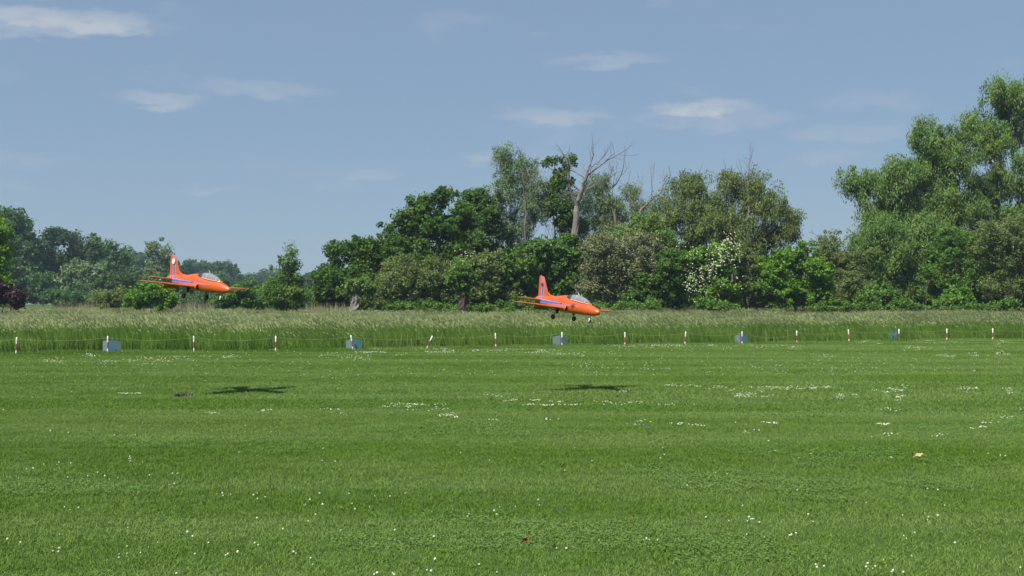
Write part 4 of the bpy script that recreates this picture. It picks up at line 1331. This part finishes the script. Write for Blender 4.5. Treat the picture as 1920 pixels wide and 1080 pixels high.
FUS = np.array([  # s, bottom, top, half width
    (0.000, -0.034, -0.026, 0.004), (0.012, -0.060, -0.003, 0.026), (0.04, -0.080, 0.020, 0.044), (0.10, -0.098, 0.044, 0.063), (0.20, -0.110, 0.074, 0.083),
    (0.32, -0.117, 0.105, 0.098), (0.45, -0.121, 0.123, 0.108), (0.60, -0.124, 0.138, 0.115), (0.80, -0.127, 0.165, 0.121), (0.95, -0.127, 0.200, 0.124),
    (1.02, -0.126, 0.216, 0.124), (1.12, -0.124, 0.213, 0.123), (1.28, -0.118, 0.185, 0.119), (1.45, -0.110, 0.162, 0.112), (1.62, -0.098, 0.150, 0.102),
    (1.80, -0.078, 0.142, 0.086), (1.95, -0.054, 0.132, 0.070), (2.04, -0.030, 0.118, 0.056), (2.08, -0.012, 0.098, 0.044)])
def fus(s):
    return [float(np.interp(s, FUS[:, 0], FUS[:, k])) for k in (1, 2, 3)]
def fus_pt(s, a, off=0.0):
    zb, zt, hw = fus(s)
    c, q = math.cos(a), math.sin(a)
    n = 2.0 / 2.35
    y = hw * math.copysign(abs(c) ** n, c) * (1 - 0.30 * max(0.0, q) ** 1.3)
    z = (zb + zt) / 2 + (zt - zb) / 2 * math.copysign(abs(q) ** n, q)
    return y * (1 + off / hw), z
def side_y(s, z):
    """half width of the fuselage at height z"""
    best = 0.02
    A = np.linspace(-1.5, 1.5, 61)
    P = [fus_pt(s, a) for a in A]
    return float(np.interp(z, [p[1] for p in P], [p[0] for p in P]))
def L(s, y, z):
    return (1.0 - s, y, z)
def loft(mb, rings, close=True, cap0=False, cap1=False):
    k = len(rings[0]); V = [p for r in rings for p in r]
    Q = [(i * k + j, i * k + (j + 1) % k, (i + 1) * k + (j + 1) % k, (i + 1) * k + j) for i in range(len(rings) - 1) for j in range(k if close else k - 1)]
    T = []
    if cap0: V.append(tuple(np.mean(rings[0], 0))); T += [(len(V) - 1, (j + 1) % k, j) for j in range(k)]
    if cap1: V.append(tuple(np.mean(rings[-1], 0))); b = (len(rings) - 1) * k; T += [(len(V) - 1, b + j, b + (j + 1) % k) for j in range(k)]
    mb.add(V, Q, T)
FOIL = [(0.0, 0.0), (0.012, 0.020), (0.05, 0.040), (0.15, 0.058), (0.32, 0.062), (0.55, 0.048), (0.80, 0.022), (1.0, 0.002)]
def foil_ring(s0, s1, thick):
    up = [(s0 + (s1 - s0) * a, (s1 - s0) * b * thick) for a, b in FOIL]
    lo = [(s0 + (s1 - s0) * a, -(s1 - s0) * b * thick * 0.8) for a, b in FOIL[1:-1]][::-1]
    return up + lo

def make_jet(name_label, loc, heading, pitch, roll, emblem):
    root = empty('model_jet', loc, (rad(roll), rad(pitch), rad(-heading)))
    tag(root, name_label, 'model aircraft', 'orange model jets in flight')
    # fuselage
    ss = np.unique(np.concatenate([[0, .006, .012, .025], np.linspace(0.04, 2.08, 64)]))
    mb = MB()
    loft(mb, [[L(s, *fus_pt(s, a)) for a in np.linspace(0, 2 * math.pi, 36, endpoint=False)] for s in ss], cap0=True)
    fo = mb.build('fuselage', M['livery'], root, True)
    mb = MB()
    loft(mb, [[L(s, y * k, (z - .041) * k + .041) for (y, z) in [fus_pt(2.08, a) for a in np.linspace(0, 6.2832, 24, endpoint=False)]] for s, k in ((2.079, .99), (2.09, .9), (2.04, .82))], cap1=True)
    mb.build('exhaust_nozzle', M['jet_dark'], fo, True)
    for (s0, z0, w, h) in ((0.44, -0.070, 0.045, 0.012), (1.08, 0.040, 0.055, 0.010), (1.50, 0.110, 0.02, 0.012)):
        for sg in (-1, 1):
            mb = MB(); mb.box(L(s0, sg * (side_y(s0, z0) + 0.001), z0), (w, 0.006, h)); mb.build('vent', M['jet_dark'], fo)
    # wings with flaps
    for sg in (-1, 1):
        mb = MB()
        rings = []
        for y in (0.08, 0.16, 0.4, 0.65, 0.9, 1.08, 1.15, 1.178):
            f = (y - 0.10) / 1.075
            le = 0.90 + 0.13 * f; te = 1.40 - 0.11 * f
            if y > 1.1: le += 0.05 * ((y - 1.1) / 0.078) ** 2
            z = -0.046 + 0.034 * max(0, f)
            th = 0.85 if y < 1.15 else 0.4
            rings.append([L(a, sg * y, z + b) for a, b in foil_ring(le, te, th)])
        loft(mb, rings, cap1=True)
        w = mb.build('wing', M['orange'], root, True)
        # flap let down behind the inner wing
        mb = MB()
        z0 = -0.046 + 0.034 * 0.2
        V = []
        for y in (0.17, 0.52):
            for (a, b) in ((0, 0.008), (0, -0.010), (0.085, -0.092), (0.092, -0.086)):
                V.append(L(1.392 + a, sg * y, z0 + b))
        mb.add(V, [(0, 1, 5, 4), (1, 2, 6, 5), (2, 3, 7, 6), (3, 0, 4, 7), (0, 3, 2, 1), (4, 5, 6, 7)])
        mb.build('flap', M['orange'], w)
        # aileron joint
        mb = MB()
        mb.box(L(1.262, sg * 0.84, -0.046 + 0.034 * 0.69 + 0.0075), (0.004, 0.40, 0.003))
        mb.build('aileron_joint', M['jet_dark'], w)
        # fence-like fairing on the wing
        mb = MB()
        mb.tube([L(1.10, sg * 0.60, -0.045), L(1.25, sg * 0.60, -0.055), L(1.40, sg * 0.60, -0.035)], [0.006, 0.010, 0.003], 6)
        mb.build('hinge_fairing', M['orange'], w)
        # tailplane
        mb = MB()
        rings = []
        for y in (0.03, 0.15, 0.3, 0.44, 0.475):
            f = y / 0.475
            rings.append([L(a, sg * y, 0.050 + 0.012 * f + b) for a, b in foil_ring(1.80 + 0.13 * f, 2.09 - 0.0 * f, 0.9 if y < 0.45 else 0.3)])
        loft(mb, rings, cap1=True)
        mb.build('tailplane', M['orange'], root, True)
        # intake at the wing root
        mb = MB()
        def er(s, ry, rz, yc=0.132, zc=-0.045):
            return [L(s, sg * (yc + ry * math.cos(a)), zc + rz * math.sin(a)) for a in np.linspace(0, 2 * math.pi, 18, endpoint=False)]
        loft(mb, [er(0.885, .034, .044), er(0.868, .036, .047), (er(0.862, .040, .051)), er(0.872, .044, .055), er(0.95, .050, .058, .128), er(1.15, .048, .052, .118), er(1.35, .036, .042, .105), er(1.55, .012, .02, .10)])
        i = mb.build('air_intake', M['orange'], root, True)
        mb = MB()
        loft(mb, [er(0.884, .0345, .0445), er(0.93, .030, .040, .126), er(0.98, .02, .03, .12)], cap1=True)
        mb.build('intake_duct', M['jet_dark'], i, True)
        # main landing gear
        g = MB()
        g.tube([L(1.070, sg * 0.235, -0.05), L(1.095, sg * 0.238, -0.15), L(1.105, sg * 0.242, -0.235)], [0.011, 0.010, 0.008], 8)
        g.tube([L(1.080, sg * 0.235, -0.10), L(1.120, sg * 0.236, -0.17), L(1.108, sg * 0.24, -0.22)], 0.005, 6)
        go_ = g.build('main_gear_leg', M['metal'], root, True)
        mb = MB()
        mb.lathe([(0.030, -0.018), (0.044, -0.019), (0.052, -0.010), (0.053, 0), (0.052, 0.010), (0.044, 0.019), (0.030, 0.018)], L(1.105, sg * 0.262, -0.238), 'y', 20)
        wh = mb.build('wheel', M['tyre'], root, True)
        mb = MB()
        mb.lathe([(0.0005, -0.015), (0.012, -0.016), (0.030, -0.012), (0.030, 0.012), (0.012, 0.016), (0.0005, 0.015)], L(1.105, sg * 0.262, -0.238), 'y', 16)
        mb.build('rim', M['rim'], wh, True)
        mb = MB()
        mb.box(L(1.060, sg * 0.205, -0.115), (0.085, 0.005, 0.095), Matrix.Rotation(sg * 0.2, 4, 'X'))
        mb.build('gear_door', M['jet_dark'], root)
    # fin with rudder
    def fin_mesh(f0, f1):
        mb = MB(); rings = []
        for z in (0.08, 0.16, 0.25, 0.36, 0.46, 0.515, 0.528):
            f = (z - 0.14) / 0.36
            le = 1.665 + 0.225 * f; te = 2.040 + 0.030 * f
            if z > 0.51: le += 0.02 if z > 0.52 else 0.006
            a0 = le + (te - le) * f0; a1 = le + (te - le) * f1
            n = 9; ring = []
            for sgn in (1, -1):
                for q in range(n):
                    u = q / (n - 1) if sgn > 0 else 1 - q / (n - 1)
                    s = a0 + (a1 - a0) * u
                    x = (s - le) / (te - le)
                    th = 0.30 * (te - le) * 0.55 * (0.2969 * math.sqrt(max(x, 0)) - 0.126 * x - 0.3516 * x * x + 0.2843 * x ** 3 - 0.1015 * x ** 4) * (0.5 if z > 0.52 else 1)
                    ring.append(L(s, sgn * max(th, 0.0012), z))
            rings.append(ring)
        loft(mb, rings, cap1=True, cap0=True)
        return mb
    fin = fin_mesh(0.0, 0.66).build('fin', M['livery'], root, False)
    fin_mesh(0.672, 1.0).build('rudder', M['livery'], fin, False)
    mb = MB()   # dorsal fillet
    rings = []
    for s, h in ((1.38, 0.165), (1.48, 0.166), (1.56, 0.170), (1.63, 0.182), (1.68, 0.205), (1.70, 0.225)):
        w = 0.030 * (1 - (s - 1.38) / 0.45)
        rings.append([L(s, w, 0.12), L(s, w * 0.5, h - 0.01), L(s, 0, h), L(s, -w * 0.5, h - 0.01), L(s, -w, 0.12)])
    loft(mb, rings, cap1=True)
    mb.build('fin_fillet', M['livery'], fin, True)
    mb = MB(); mb.tube([L(2.02, 0, 0.525), L(2.02, 0, 0.545)], [0.006, 0.002], 6); mb.build('fin_beacon', M['disc'], fin)
    # canopy
    can = [(0.285, 0.092, 0.006, 0.030), (0.30, 0.108, 0.020, 0.040), (0.36, 0.145, 0.046, 0.060), (0.45, 0.190, 0.064, 0.072), (0.55, 0.223, 0.072, 0.078), (0.66, 0.242, 0.076, 0.080), (0.78, 0.248, 0.077, 0.080), (0.88, 0.243, 0.076, 0.079), (0.94, 0.236, 0.074, 0.076), (1.0, 0.216, 0.066, 0.07)]
    ca = np.array(can)
    def cring(s, grow=0.0):
        zt = np.interp(s, ca[:, 0], ca[:, 1]) + grow; w = np.interp(s, ca[:, 0], ca[:, 2]) + grow
        z0 = np.interp(s, [0.285, 0.36, 0.6, 0.8, 0.95, 1.03], [0.088, 0.092, 0.106, 0.125, 0.15, 0.175])
        return [L(s, w * math.copysign(abs(math.cos(a)) ** 0.85, math.cos(a)), z0 + (zt - z0) * math.sin(a) ** 0.9) for a in np.linspace(0, math.pi, 19)]
    mb = MB(); loft(mb, [cring(s) for s in np.linspace(0.287, 0.855, 30)], close=False)
    cn = mb.build('canopy', M['glass'], root, True)
    mb = MB(); loft(mb, [cring(s, 0.001) for s in np.linspace(0.85, 1.0, 8)], close=False)
    mb.build('canopy_fairing', M['canopy_dark'], root, True)
    mb = MB()
    for sg in (0, -1):
        P = [np.array(cring(s, 0.002)[sg]) + np.array([0, 0, 0.016]) for s in np.linspace(0.30, 0.86, 14)]
        mb.tube(P, 0.0075, 6)
    for s in (0.70, 0.42):
        mb.tube(cring(s, 0.001), 0.0055, 6)
    mb.build('canopy_frame', M['frame'], cn, True)
    mb = MB()
    mb.tube([L(0.69, 0, 0.246), L(0.73, 0.0, 0.29), L(0.745, 0, 0.305)], [0.003, 0.002, 0.0015], 5)
    mb.tube([L(0.62, 0, 0.240), L(0.612, 0.0, 0.275)], [0.003, 0.002], 5)
    mb.build('antenna', M['white_gear'], cn)
    for s in (0.78, 0.52):
        mb = MB(); mb.box(L(s, 0, 0.150 if s > .6 else 0.135), (0.05, 0.075, 0.11)); mb.box(L(s + .01, 0, 0.212 if s > .6 else .195), (0.035, 0.05, 0.03))
        st = mb.build('cockpit_seat', M['seat'], root)
        mb = MB(); mb.box(L(s - 0.028, 0, 0.150), (0.01, 0.06, 0.06)); mb.build('seat_harness', M['seat_red'], st)
    mb = MB(); mb.box(L(0.42, 0, 0.125), (0.09, 0.09, 0.03)); mb.box(L(0.66, 0, 0.150), (0.05, 0.10, 0.03)); mb.build('instrument_coaming', M['seat_red'], root)
    # nose gear
    mb = MB(); mb.tube([L(0.270, 0, -0.09), L(0.265, 0, -0.165)], 0.0085, 8)
    mb.build('nose_gear_leg', M['metal'], root, True)
    mb = MB(); mb.box(L(0.265, 0, -0.180), (0.026, 0.040, 0.034)); mb.box(L(0.267, 0.021, -0.205), (0.016, 0.005, 0.05)); mb.box(L(0.267, -0.021, -0.205), (0.016, 0.005, 0.05))
    mb.build('nose_gear_fork', M['white_gear'], root)
    mb = MB(); mb.lathe([(0.014, -0.013), (0.031, -0.014), (0.038, -0.006), (0.038, 0.006), (0.031, 0.014), (0.014, 0.013)], L(0.270, 0, -0.220), 'y', 18)
    w = mb.build('nose_wheel', M['tyre'], root, True)
    mb = MB(); mb.lathe([(0.0005, -0.012), (0.016, -0.011), (0.016, 0.011), (0.0005, 0.012)], L(0.270, 0, -0.220), 'y', 12); mb.build('rim', M['rim'], w, True)
    # emblems
    def petal_set(scale, cs, cz, ypos):
        for sg in (-1, 1):
            mb = MB()
            for k, (ang_, ln, wd) in enumerate(((0, .9, .17), (0.62, 1.0, .17), (-0.62, 1.0, .17), (1.15, .95, .15), (-1.15, .95, .15))):
                V = []
                for (u, v) in ((0.18, 0), (0.5, wd), (1.0, 0), (0.5, -wd)):
                    a = u * ln * math.sin(ang_) + v * math.cos(ang_); b = u * ln * math.cos(ang_) - v * math.sin(ang_)
                    s = cs - a * scale * 0.85; z = cz + (b - 0.45) * scale
                    V.append(L(s, sg * (ypos(s, z)), z))
                mb.add(V, [(0, 1, 2, 3)])
            V = []
            for (a, b) in ((0, -0.25), (0.16, 0.02), (0, 0.22), (-0.16, 0.02)):
                s = cs - a * scale; z = cz + (b - 0.45) * scale
                V.append(L(s, sg * ypos(s, z), z))
            mb.add(V, [(0, 1, 2, 3)])
            mb.build('emblem', M['emblem'], root)
    if emblem:
        petal_set(0.105, 0.70, 0.040, lambda s, z: side_y(s, z) + 0.004)
        petal_set(0.075, 1.925, 0.375, lambda s, z: 0.024)
    else:
        for sg in (-1, 1):
            mb = MB(); n = 24
            c = (1.925, 0.405)
            V = [L(c[0], sg * 0.0255, c[1])] + [L(c[0] + 0.046 * math.cos(a), sg * 0.0245, c[1] + 0.052 * math.sin(a)) for a in np.linspace(0, 6.2832, n, endpoint=False)]
            mb.add(V, [], [(0, 1 + i, 1 + (i + 1) % n) for i in range(n)])
            d = mb.build('roundel', M['disc'], root)
            mb = MB()
            V = []
            for k in (0.62, 0.42):
                V += [L(c[0] + 0.052 * k * math.cos(a), sg * 0.0268, c[1] + 0.058 * k * math.sin(a)) for a in np.linspace(0, 6.2832, n, endpoint=False)]
            mb.add(V, [(i, (i + 1) % n, n + (i + 1) % n, n + i) for i in range(n)])
            mb.build('roundel_ring', M['disc_ring'], d)
    return root
make_jet('orange model jet with dark emblem on nose and fin flying low over the meadow', (1.11, 23.2, 1.71), 55.5, 5.5, -4.5, True)
make_jet('orange model jet with white disc on its fin flying above the bushes', (-6.10, 22.9, 2.13), 40.5, 5.0, -2.8, False)


# ------------------------------------------------------------------ haze
def haze():
    mb = MB()
    x0, x1, y0, y1, z0, z1 = -420, 420, -12, 700, -1.2, 34.0
    mb.box(((x0 + x1) / 2, (y0 + y1) / 2, (z0 + z1) / 2), (x1 - x0, y1 - y0, z1 - z0))
    m = bpy.data.materials.new('haze')
    m.use_nodes = True
    t = m.node_tree; t.nodes.clear()
    o_ = t.nodes.new('ShaderNodeOutputMaterial')
    v = t.nodes.new('ShaderNodeVolumePrincipled')
    v.inputs['Color'].default_value = (0.60, 0.80, 1.0, 1)
    v.inputs['Density'].default_value = 0.00026
    v.inputs['Anisotropy'].default_value = 0.2
    t.links.new(v.outputs[0], o_.inputs['Volume'])
    o = mb.build('haze', m)
    tag(o, 'thin bluish summer haze filling the air over the field', 'haze', kind='stuff')
haze()
